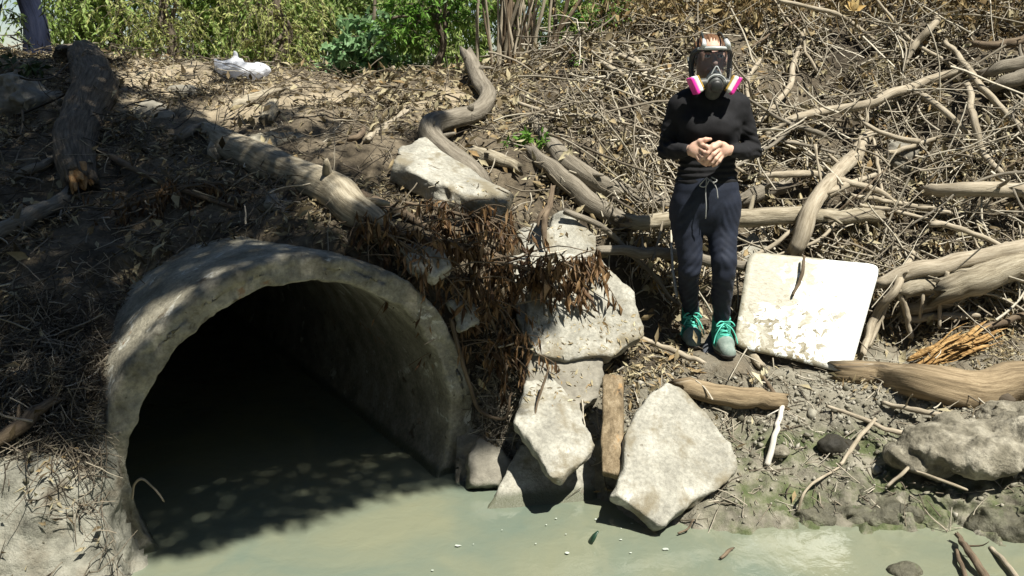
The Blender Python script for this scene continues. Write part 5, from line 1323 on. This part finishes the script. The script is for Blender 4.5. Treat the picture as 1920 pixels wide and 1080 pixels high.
# ------------------------------------------------------------------ unseen trees added around the viewer to dim the skylight
def add_sky_blockers():
    m = MB()
    spots = [(x, -6.0) for x in (-10, -6.5, -3, .8, 4.5, 8.5)] + [(-9.5, -1.5), (-9.8, 2.5), (9.5, -1.5), (9.8, 2.5), (10.5, 6.0), (-10.5, 6.5)]
    for x, y in spots:
        n = 1700; top = 9.0 if y > -5 else 11.0
        c = np.column_stack([x + RNG.normal(0, 1.3, n), y + RNG.normal(0, 1.0, n), 1.2 + RNG.random(n) ** .85 * (top - 1.2)])
        L = RNG.uniform(.28, .5, n)
        V, T = leaves(c, norm(RNG.normal(0, 1, (n, 3)) + np.array((0, 0, -.5))), norm(RNG.normal(0, 1, (n, 3))), L, L * .5, .2, .5)
        m.add(V, T, rnd=np.repeat(RNG.random(n), 5))
        V, F, t = tube([(x, y, 0), (x + .1, y + .1, 4), (x, y - .1, top)], [.2, .15, .05], 10, 12, rough=.1); m.add(V, F, rnd=np.zeros(len(V)))
    props(m.obj('sky_blocking_trees', M_WOOD_DARK, loc=(0, 0, 0), smooth=False), 'unseen trees added around the viewer to cut skylight', 'trees', kind='stuff')
M_WOOD_DARK = byattr('wood_leaves', [(.03, .045, .012), (.06, .08, .022), (.09, .11, .035)], .55, .2)
add_sky_blockers()
# ------------------------------------------------------------------ the person in a full-face respirator
YB = 4.36
def B(px, py, dy=0.0): return P(px, py, YB + dy)
M_SKIN = solid('skin', [(.52, .32, .235), (.62, .41, .31)], 30, rough=.55, bs=.15, bscale=200, bdist=.001, fine=.06)
M_SKIN.node_tree.nodes['Principled BSDF'].inputs['Subsurface Weight'].default_value = .08
M_SWEATER = solid('black_knit', [(.010, .010, .011), (.017, .017, .019)], 30, rough=.85, bs=.35, bscale=260, bdist=.002, fine=.15, spec=.2)
M_TROUSERS = solid('navy_cotton', [(.009, .012, .022), (.018, .024, .042)], 18, rough=.75, bs=.3, bscale=200, bdist=.002, fine=.15, spec=.3)
M_BOOT = solid('grey_suede', [(.15, .20, .175), (.26, .31, .27)], 30, rough=.9, bs=.3, bscale=150, bdist=.002)
M_BOOT_T = solid('teal_boot_fabric', [(.015, .16, .115), (.05, .30, .22)], 40, rough=.8, bs=.4, bscale=200, bdist=.002)
M_SOLE = plain('boot_sole', (.035, .032, .028), .8)
M_LACE = plain('teal_lace', (.10, .55, .42), .7)
M_HAIR = solid('auburn_hair', [(.05, .024, .012), (.12, .06, .028), (.20, .11, .055)], 60, 'obj', (1, 1, .3), rough=.45, bs=.6, bscale=140, bdist=.004)
M_RUBBER = plain('black_rubber', (.018, .019, .018), .45)
M_GREYRUB = plain('dark_grey_rubber', (.055, .06, .055), .5)
M_SILVER = plain('grey_plastic', (.42, .44, .43), .35)
M_WHITE = plain('white_plastic', (.78, .78, .75), .4)
M_PINK = plain('magenta_plastic', (.72, .04, .34), .35)
M_YEL = plain('ochre_band', (.42, .27, .05), .5)
M_CORD = plain('grey_cord', (.30, .30, .29), .7)
def make_visor():
    m, nt, b = nodes('clear_visor')
    b.inputs['Base Color'].default_value = (.035, .045, .06, 1); b.inputs['Roughness'].default_value = .06
    b.inputs['Specular IOR Level'].default_value = .8
    t = nt.nodes.new('ShaderNodeBsdfTransparent'); t.inputs[0].default_value = (.72, .76, .82, 1)
    x = nt.nodes.new('ShaderNodeMixShader'); x.inputs[0].default_value = .80
    nt.links.new(b.outputs[0], x.inputs[1]); nt.links.new(t.outputs[0], x.inputs[2]); nt.links.new(x.outputs[0], nt.nodes['Material Output'].inputs[0])
    return m
M_VISOR = make_visor()
person = empty('person', (FEET[0][0] * .5 + FEET[1][0] * .5, YB, SOLE_Z), 'person in black top and navy trousers wearing a full face respirator, hands clasped', 'person')
HD = B(1331, 112, .0)                                     # head centre
SHL, SHR = B(1273, 199, .02), B(1385, 199, .02)
ELL, ELR = B(1249, 282, .03), B(1411, 282, .03)
WRL, WRR = B(1288, 282, -.15), B(1372, 282, -.15)
HIPL, HIPR = B(1292, 395, 0), B(1354, 395, 0)
KNL, KNR = B(1292, 505, -.02), B(1357, 512, -.06)
ANL = np.array((FEET[0][0] - .005, FEET[0][1] + .085, SOLE_Z + .10)); ANR = np.array((FEET[1][0] + .006, FEET[1][1] + .085, SOLE_Z + .10))
FLAT = (1, .66, 1)
def torso(S, g=0.0):
    S.chain([B(1328, 196, .015), B(1328, 228, .0), B(1327, 262, .0), B(1325, 310, .0), B(1324, 345, .0), B(1323, 378, .005)], [.112 + g, .136 + g, .122 + g, .104 + g, .126 + g, .148 + g], .05, FLAT)
    S.cap(SHL + (.02, 0, .0), SHR - (.02, 0, .0), .055 + g, .055 + g, .06)
    for px in (1308, 1349): S.ell(B(px, 240, -.075), np.array((.058, .050, .056)) + g * .6, .05)
def arms(S, g=0.0, to=1.0):
    for sh, el, wr in ((SHL, ELL, WRL), (SHR, ELR, WRR)):
        S.chain([sh, (sh + el) / 2 + np.array((np.sign(sh[0] - el[0]) * -.004, .008, 0)), el], [.050 + g, .042 + g, .037 + g], .022)
        S.chain([el, el * .55 + wr * .45 + (0, 0, -.004), el * (1 - to) + wr * to], [.037 + g, .036 + g, .025 + g], .012)
def legs(S, g=0.0, low=0.0):
    for hp, kn, an, s in ((HIPL, KNL, ANL, -1), (HIPR, KNR, ANR, 1)):
        S.chain([hp + (0, 0, .04), hp + (s * .004, 0, -.10), kn + (0, 0, .06), kn, kn * .62 + an * .38 + (0, .02, 0), an + (0, 0, .02 + low)], [.082 + g, .069 + g, .053 + g, .049 + g, .044 + g, .035 + g], .012)
# ---- the body: head, neck, trunk, limbs and hands as one surface
lo = np.array((B(1225, 300)[0], YB - .42, SOLE_Z - .02)); hi = np.array((B(1436, 300)[0], YB + .22, HD[2] + .18))
S = SDF(lo, hi, .0045)
torso(S, -.016); arms(S, -.010); legs(S, -.014)
S.cap(B(1328, 190, .02), HD + (0, .02, -.06), .052, .050, .03)
S.ell(HD + (0, .015, .02), (.073, .092, .092), .02)                     # skull
S.ell(HD + (0, -.022, -.050), (.056, .066, .070), .03)                  # jaw
S.cap(HD + (0, -.090, .012), HD + (0, -.108, -.018), .010, .015, .014)  # nose
S.cap(HD + (-.036, -.086, .030), HD + (.036, -.086, .030), .009, .009, .014)
for s in (-1, 1):
    S.ell(HD + (s * .030, -.092, .016), (.017, .012, .010), .006, sub=True)   # eye sockets
    S.ell(HD + (s * .030, -.080, .015), (.013, .012, .013), .004)
    S.ell(HD + (s * .076, .015, 0), (.010, .022, .032), .008)                 # ears
S.cap(HD + (-.022, -.084, -.048), HD + (.022, -.084, -.048), .008, .008, .008)
S.cap(HD + (-.020, -.095, -.048), HD + (.020, -.095, -.048), .003, .003, .003, sub=True)
# hands: palms and five bent fingers each
def hand(wr, palm, fingers, thumb):
    S.cap(wr, wr * .4 + palm * .6, .024, .026, .015, (1, .8, 1))
    S.ell(palm, (.036, .019, .036), .018)
    for f in fingers: S.chain(f, [.0105, .0095, .0088, .0072][:len(f)], .005)
    S.chain(thumb, [.015, .0125, .0105, .008], .008)
hand(WRL, B(1306, 281, -.185), [
    [B(1312, 271, -.195), B(1324, 274, -.222), B(1334, 283, -.222), B(1339, 292, -.206)],
    [B(1313, 279, -.200), B(1322, 286, -.226), B(1331, 295, -.224), B(1335, 302, -.206)],
    [B(1311, 287, -.196), B(1318, 295, -.220), B(1326, 302, -.218), B(1330, 308, -.202)],
    [B(1306, 292, -.188), B(1312, 300, -.206), B(1319, 306, -.206), B(1324, 310, -.196)]],
    [B(1302, 272, -.178), B(1313, 265, -.196), B(1323, 262, -.204), B(1332, 261, -.206)])
hand(WRR, B(1353, 281, -.185), [
    [B(1347, 273, -.206), B(1337, 277, -.238), B(1327, 287, -.240), B(1321, 294, -.228)],
    [B(1347, 281, -.208), B(1338, 289, -.240), B(1329, 299, -.238), B(1324, 304, -.222)],
    [B(1349, 289, -.202), B(1342, 298, -.230), B(1335, 305, -.226), B(1330, 309, -.212)],
    [B(1353, 294, -.192), B(1348, 302, -.212), B(1342, 308, -.210), B(1337, 311, -.198)]],
    [B(1356, 272, -.180), B(1348, 269, -.206), B(1338, 272, -.222), B(1328, 277, -.226)])
V, Q = S.mesh()
obj('body', V, Q, M_SKIN, person)
# ---- sweater
lo2 = lo.copy(); lo2[2] = B(1325, 400)[2]
S = SDF(lo2, hi, .006)
torso(S, .004); arms(S, .004, .98)
S.cap(B(1328, 192, .02), B(1329, 178, .022), .062, .058, .03)
zc = B(1325, 362)[2]                                                       # hem
V, Q = None, None
g = S.lo[2] + S.h * np.arange(S.n[2])
hem = (zc - g)[None, None, :]
S.f = np.maximum(S.f, hem).astype(np.float32)
# creases at elbows, waist and bust
m = np.abs(S.f) < .03; i = np.argwhere(m); p = S.lo + S.h * i
el = np.minimum(np.linalg.norm(p - ELL, axis=1), np.linalg.norm(p - ELR, axis=1))
S.f[m] += (.0045 * np.exp(-(el / .10) ** 2) * np.sin(p[:, 2] * 190 + p[:, 0] * 120 + 3 * vnoise(p, 14, 3)) + .0035 * vnoise(p * np.array((1, 1, 2.4)), 14, 5) + .003 * np.exp(-((p[:, 2] - B(1325, 318)[2]) / .07) ** 2) * np.sin(p[:, 2] * 210 + 2.2 * vnoise(p, 11, 9))).astype(np.float32)
V, Q = S.mesh()
obj('sweater', V, Q, M_SWEATER, person)
# ---- trousers
S = SDF(np.array((lo[0], YB - .36, SOLE_Z + .02)), np.array((hi[0], YB + .22, B(1325, 322)[2])), .006)
S.chain([B(1324, 338, .0), B(1324, 352, .0), B(1323, 380, .005)], [.124, .140, .156], .05, FLAT)
legs(S, .006, .035)
S.cap(HIPL + (0, .05, -.01), HIPR + (0, .05, -.01), .085, .085, .05)
m = np.abs(S.f) < .03; i = np.argwhere(m); p = S.lo + S.h * i
kn = np.minimum(np.linalg.norm((p - KNL) * (1, 1, .7), axis=1), np.linalg.norm((p - KNR) * (1, 1, .7), axis=1))
bot = np.exp(-((p[:, 2] - (SOLE_Z + .20)) / .09) ** 2)
crt = np.exp(-((p[:, 2] - HIPL[2] + .04) / .09) ** 2)
S.f[m] += ((.003 * np.exp(-(kn / .10) ** 2) + .0036 * bot + .002 * crt) * np.sin(p[:, 2] * 120 + np.abs(p[:, 0] - 1.02) * 140 + 6 * vnoise(p, 8, 3)) * (.4 + np.abs(vnoise(p, 7, 31))) + .0045 * vnoise(p * np.array((1, 1, .5)), 12, 15)).astype(np.float32)
V, Q = S.mesh()
obj('trousers', V, Q, M_TROUSERS, person)
# waistband draw cord
m = MB()
wf = lambda px, py, d: B(px, py, d)
for pts in ([wf(1326, 332, -.128), wf(1318, 340, -.14), wf(1312, 348, -.136), wf(1322, 350, -.14), wf(1330, 338, -.14)],
            [wf(1326, 334, -.13), wf(1338, 342, -.142), wf(1344, 338, -.138), wf(1334, 332, -.134)],
            [wf(1325, 335, -.132), wf(1323, 360, -.132), wf(1324, 385, -.135), wf(1323, 410, -.12)],
            [wf(1332, 336, -.132), wf(1343, 352, -.136), wf(1346, 372, -.14)]):
    V, F, _ = tube(pts, .0028, 6, 18); m.add(V, F)
cord = m.obj('draw_cord', M_CORD, person); cord['kind'] = 'stuff'
# ---- boots
def boot(an, yaw):
    r = an.copy(); c, s = math.cos(yaw), math.sin(yaw)
    def L(x, y, z): return np.array((an[0] + x * c - y * s, an[1] + x * s + y * c, SOLE_Z + z))
    S = SDF(L(0, -.08, 0) - (.13, .22, .03), L(0, -.05, 0) + (.13, .20, .24), .005)
    S.cap(L(0, .0, .09), L(0, .004, .165), .045, .048, .02, (1, 1.1, 1))
    S.cap(L(0, .02, .045), L(0, -.06, .048), .042, .044, .02); S.cap(L(0, -.06, .048), L(0, -.155, .030), .046, .036, .03, (1.06, 1, 1))
    S.cap(L(0, -.01, .10), L(0, -.09, .066), .038, .034, .03)
    S.cap(L(0, .002, .20), L(0, .002, .17), .038, .038, .008, sub=True)
    gz = S.lo[2] + S.h * np.arange(S.n[2]); S.f = np.maximum(S.f, (SOLE_Z + .018 - gz)[None, None]).astype(np.float32)
    S.noise(.0018, 30, 2, 4)
    V, Q = S.mesh()
    root = obj('boot', V, Q, [M_BOOT, M_BOOT_T], person)
    cen = V[Q].mean(1); yl = -(cen[:, 0] - an[0]) * s + (cen[:, 1] - an[1]) * c
    toe = (yl < -.095) | (cen[:, 2] < SOLE_Z + .042) | (yl > .035)
    root.data.polygons.foreach_set('material_index', (~toe).astype(np.int32))
    S = SDF(L(0, -.08, 0) - (.13, .22, .03), L(0, -.05, 0) + (.13, .20, .10), .005)
    S.cap(L(0, .025, .04), L(0, -.07, .04), .047, .048, .01); S.cap(L(0, -.07, .04), L(0, -.155, .036), .050, .041, .02, (1.05, 1, 1))
    gz = S.lo[2] + S.h * np.arange(S.n[2]); S.f = np.maximum(np.maximum(S.f, (SOLE_Z + .001 - gz)[None, None]), (gz - SOLE_Z - .026)[None, None]).astype(np.float32)
    V, Q = S.mesh()
    obj('sole', V, Q, M_SOLE, root)
    m = MB()
    for k in range(6):
        y = -.105 + k * .020; z = .082 + k * .0175; w = .026
        for sg in (-1, 1):
            V, F, _ = tube([L(-sg * w, y + .004, z - .008), L(0, y - .012, z + .006), L(sg * w, y + .012, z + .004)], .0042, 6, 10); m.add(V, F)
    for sg in (-1, 1):
        V, F, _ = tube([L(0, -.055, .165), L(sg * .028, -.075, .172), L(sg * .048, -.078, .150), L(sg * .030, -.066, .148), L(0, -.055, .160)], .0036, 6, 18); m.add(V, F)
        V, F, _ = tube([L(0, -.055, .160), L(sg * .030, -.085, .140), L(sg * .052, -.092, .10), L(sg * .062, -.10, .06)], .0032, 6, 16); m.add(V, F)
    V, F, _ = tube([L(.044 * math.cos(a), .002 + .05 * math.sin(a), .172) for a in np.linspace(3.2, 6.3, 9)], .0035, 6, 20); m.add(V, F)
    o = m.obj('lace', M_LACE, root); o['kind'] = 'stuff'
boot(ANL, -.06); boot(ANR, .04)
# ---- eyes and brows
def ball(c, r, sq=(1, 1, 1), n=14):
    a = np.linspace(0, math.pi, n); b = np.linspace(0, 2 * math.pi, n * 2, endpoint=False)
    V = np.array([(math.sin(i) * math.cos(j), math.sin(i) * math.sin(j), math.cos(i)) for i in a for j in b]) * r * np.array(sq) + np.asarray(c)
    m_ = n * 2; i = np.arange(n - 1)[:, None] * m_; k = np.arange(m_)[None]
    return V, np.stack([i + k, i + m_ + k, i + m_ + (k + 1) % m_, i + (k + 1) % m_], -1).reshape(-1, 4)
M_EYE = plain('eye_white', (.70, .67, .62), .25); M_IRIS = plain('dark_iris', (.025, .015, .010), .2); M_BROW = plain('brow_hair', (.035, .018, .010), .7)
for s_ in (-1, 1):
    V, Q = ball(HD + (s_ * .031, -.090, .014), .0115, (1.25, .7, .75)); eye = obj('eye', V, Q, M_EYE, person)
    V, Q = ball(HD + (s_ * .031, -.0955, .014), .0058, (1, .6, 1)); obj('iris', V, Q, M_IRIS, eye)
    V, F, _ = tube([HD + (s_ * .014, -.098, .032), HD + (s_ * .032, -.099, .038), HD + (s_ * .050, -.090, .031)], [.004, .0045, .002], 7, 14); obj('eyebrow', V, F, M_BROW, person)
# ---- hair
S = SDF(HD - .16, HD + .17, .005)
S.ell(HD + (0, .026, .026), (.083, .096, .094), .02)
S.ell(HD + (0, .095, .0), (.05, .045, .06), .03)
S.ell(HD + (0, -.085, -.045), (.085, .10, .115), .02, sub=True)
m = np.abs(S.f) < .03; i = np.argwhere(m); p = S.lo + S.h * i
S.f[m] += (.003 * np.sin(np.arctan2(p[:, 0] - HD[0], p[:, 2] - HD[2] + .2) * 130 + 3 * vnoise(p, 18, 2))).astype(np.float32)
V, Q = S.mesh()
obj('hair', V, Q, M_HAIR, person)
# ---- full-face respirator
FC_ = HD + np.array((-.002, -.02, .000))
mask = obj('respirator_mask', *(lambda S: (S.cap(FC_ + (0, -.100, -.100), FC_ + (0, -.120, -.113), .044, .041, .02), S.cap(FC_ + (0, -.110, -.122), FC_ + (0, -.085, -.150), .040, .036, .02), S.cap(FC_ + (0, -.10, -.056), FC_ + (0, -.112, -.088), .012, .032, .02), S.mesh())[-1])(SDF(FC_ - (.12, .22, .20), FC_ + (.12, .05, .08), .004)), M_GREYRUB, person)
def visor_pt(u, v, r=1.0):
    """u, v in -1..1 over the face shield: a domed patch wrapping round the face"""
    a = u * 1.28; x = .094 * math.sin(a); y = -.142 * math.cos(a) * (1 - .10 * v * v) + .012
    z = .086 * v * (1 - .06 * u * u) - .045
    return FC_ + np.array((x * r, y * r + (.0 if r == 1 else .002), z * r + .004))
def outline(n=72, r=1.0, k=4.0):
    o = []
    for t in np.linspace(0, 2 * math.pi, n, endpoint=False):
        c, s = math.cos(t), math.sin(t); q = (abs(c) ** k + abs(s) ** k) ** (-1 / k)
        u, v = c * q, s * q
        if v < 0: u *= 1 + .18 * v                                   # narrower towards the chin
        o.append((u, v))
    return o
ol = outline()
rings = 12; V = [visor_pt(0, 0)]; F3 = []; F4 = []
for i in range(1, rings + 1):
    for (u, v) in ol: V.append(visor_pt(u * i / rings, v * i / rings))
n = len(ol)
for k in range(n): F3.append((0, 1 + k, 1 + (k + 1) % n))
for i in range(rings - 1):
    for k in range(n): F4.append((1 + i * n + k, 1 + (i + 1) * n + k, 1 + (i + 1) * n + (k + 1) % n, 1 + i * n + (k + 1) % n))
obj('visor', np.array(V), [np.array(F4), np.array(F3)], M_VISOR, mask)
def closed(pts, r, sides=9):
    pts = list(pts) + [pts[0]]
    V, F, t = tube(np.array(pts), r, sides, raw=True); return V, F
m = MB(); V, F = closed([visor_pt(u, v) + np.array((0, .004, 0)) for u, v in ol], .0085); m.add(V, F)
V, F = closed([visor_pt(u * 1.04, v * 1.05) + np.array((0, .022, 0)) for u, v in ol], .011); m.add(V, F)
o = m.obj('visor_frame', M_RUBBER, mask); o['kind'] = 'stuff'
V, F, _ = tube([visor_pt(u, .98) + np.array((0, -.002, .006)) for u in np.linspace(-.72, .72, 9)], [.006, .0075, .008, .0085, .009, .0085, .008, .0075, .006], 9, 24)
obj('brow_bar', V, F, M_SILVER, mask)
for s in (-1, 1):                                                    # head straps with buckles
    V, F, _ = tube([visor_pt(s * .55, 1.0) + np.array((0, .01, .006)), FC_ + (s * .050, -.07, .080), FC_ + (s * .045, .02, .120), FC_ + (s * .035, .10, .09)], .009, 8, 18, flat=.35)
    obj('strap', V, F, M_GREYRUB, mask)
    V, F, _ = tube([visor_pt(s * .55, .98) + np.array((0, -.004, .004)), FC_ + (s * .054, -.105, .066), FC_ + (s * .050, -.075, .088)], [.012, .013, .010], 8, 10, flat=.6)
    obj('buckle', V, F, M_SILVER, mask)
    V, F, _ = tube([visor_pt(s * .98, -.1) + np.array((0, .02, 0)), FC_ + (s * .098, .03, .005), FC_ + (s * .07, .11, .01)], .009, 8, 12, flat=.4)
    obj('strap', V, F, M_GREYRUB, mask)
a = np.linspace(.2, 2.94, 12)                                        # pale rim of the nose cup and the valve
V, F, _ = tube([FC_ + np.array((.046 * math.cos(t), -.150 - .004 * math.sin(t), -.116 + .046 * math.sin(t))) for t in a], .0035, 7, 26)
obj('cup_rim', V, F, M_SILVER, mask)
V, F, _ = tube([FC_ + (-.024, -.140, -.072), FC_ + (-.005, -.140, -.036), FC_ + (.005, -.140, -.036), FC_ + (.024, -.140, -.072)], .003, 6, 16)
obj('nose_ridge', V, F, M_SILVER, mask)
V, F, _ = tube([FC_ + (0, -.150, -.122), FC_ + (0, -.163, -.126), FC_ + (0, -.171, -.128)], [.030, .029, .020], 20, 8)
obj('exhale_valve', V, F, M_RUBBER, mask)
def rbox(c, ax, ay, az, hx, hy, hz, r, hh=.003):
    """rounded box in its own axes"""
    m_ = max(hx, hy, hz) * 1.8
    S = SDF((-hx - .01, -hy - .01, -hz - .01), (hx + .01, hy + .01, hz + .01), hh)
    g = np.stack(np.meshgrid(*[S.lo[i] + S.h * np.arange(S.n[i]) for i in range(3)], indexing='ij'), -1)
    q = np.abs(g) - (np.array((hx, hy, hz)) - r)
    S.f = (np.linalg.norm(np.maximum(q, 0), axis=-1) + np.minimum(q.max(-1), 0) - r).astype(np.float32)
    V, Q = S.mesh()
    return np.asarray(c) + V[:, :1] * ax + V[:, 1:2] * ay + V[:, 2:] * az, Q
for s in (-1, 1):
    ax = norm(np.array((s * .80, -.12, -.52 + .10))); ay = norm(np.cross(ax, np.array((0, 1, 0)))) * s; az = np.cross(ax, ay)
    c = FC_ + np.array((s * .080, -.112, -.112))
    V, F, _ = tube([FC_ + (s * .030, -.112, -.106), c], [.022, .024], 12, 6)
    obj('inlet', V, F, M_GREYRUB, mask)
    V, Q = rbox(c + ax * .004, ax, ay, az, .013, .040, .034, .010)
    cart = obj('filter_cartridge', V, Q, M_WHITE, mask)
    V, Q = rbox(c - ax * .010, ax, ay, az, .006, .037, .031, .005)
    obj('band', V, Q, M_YEL, cart)
    V, Q = rbox(c + ax * .021, ax, ay, az, .009, .042, .036, .006)
    obj('filter_cover', V, Q, M_PINK, cart)
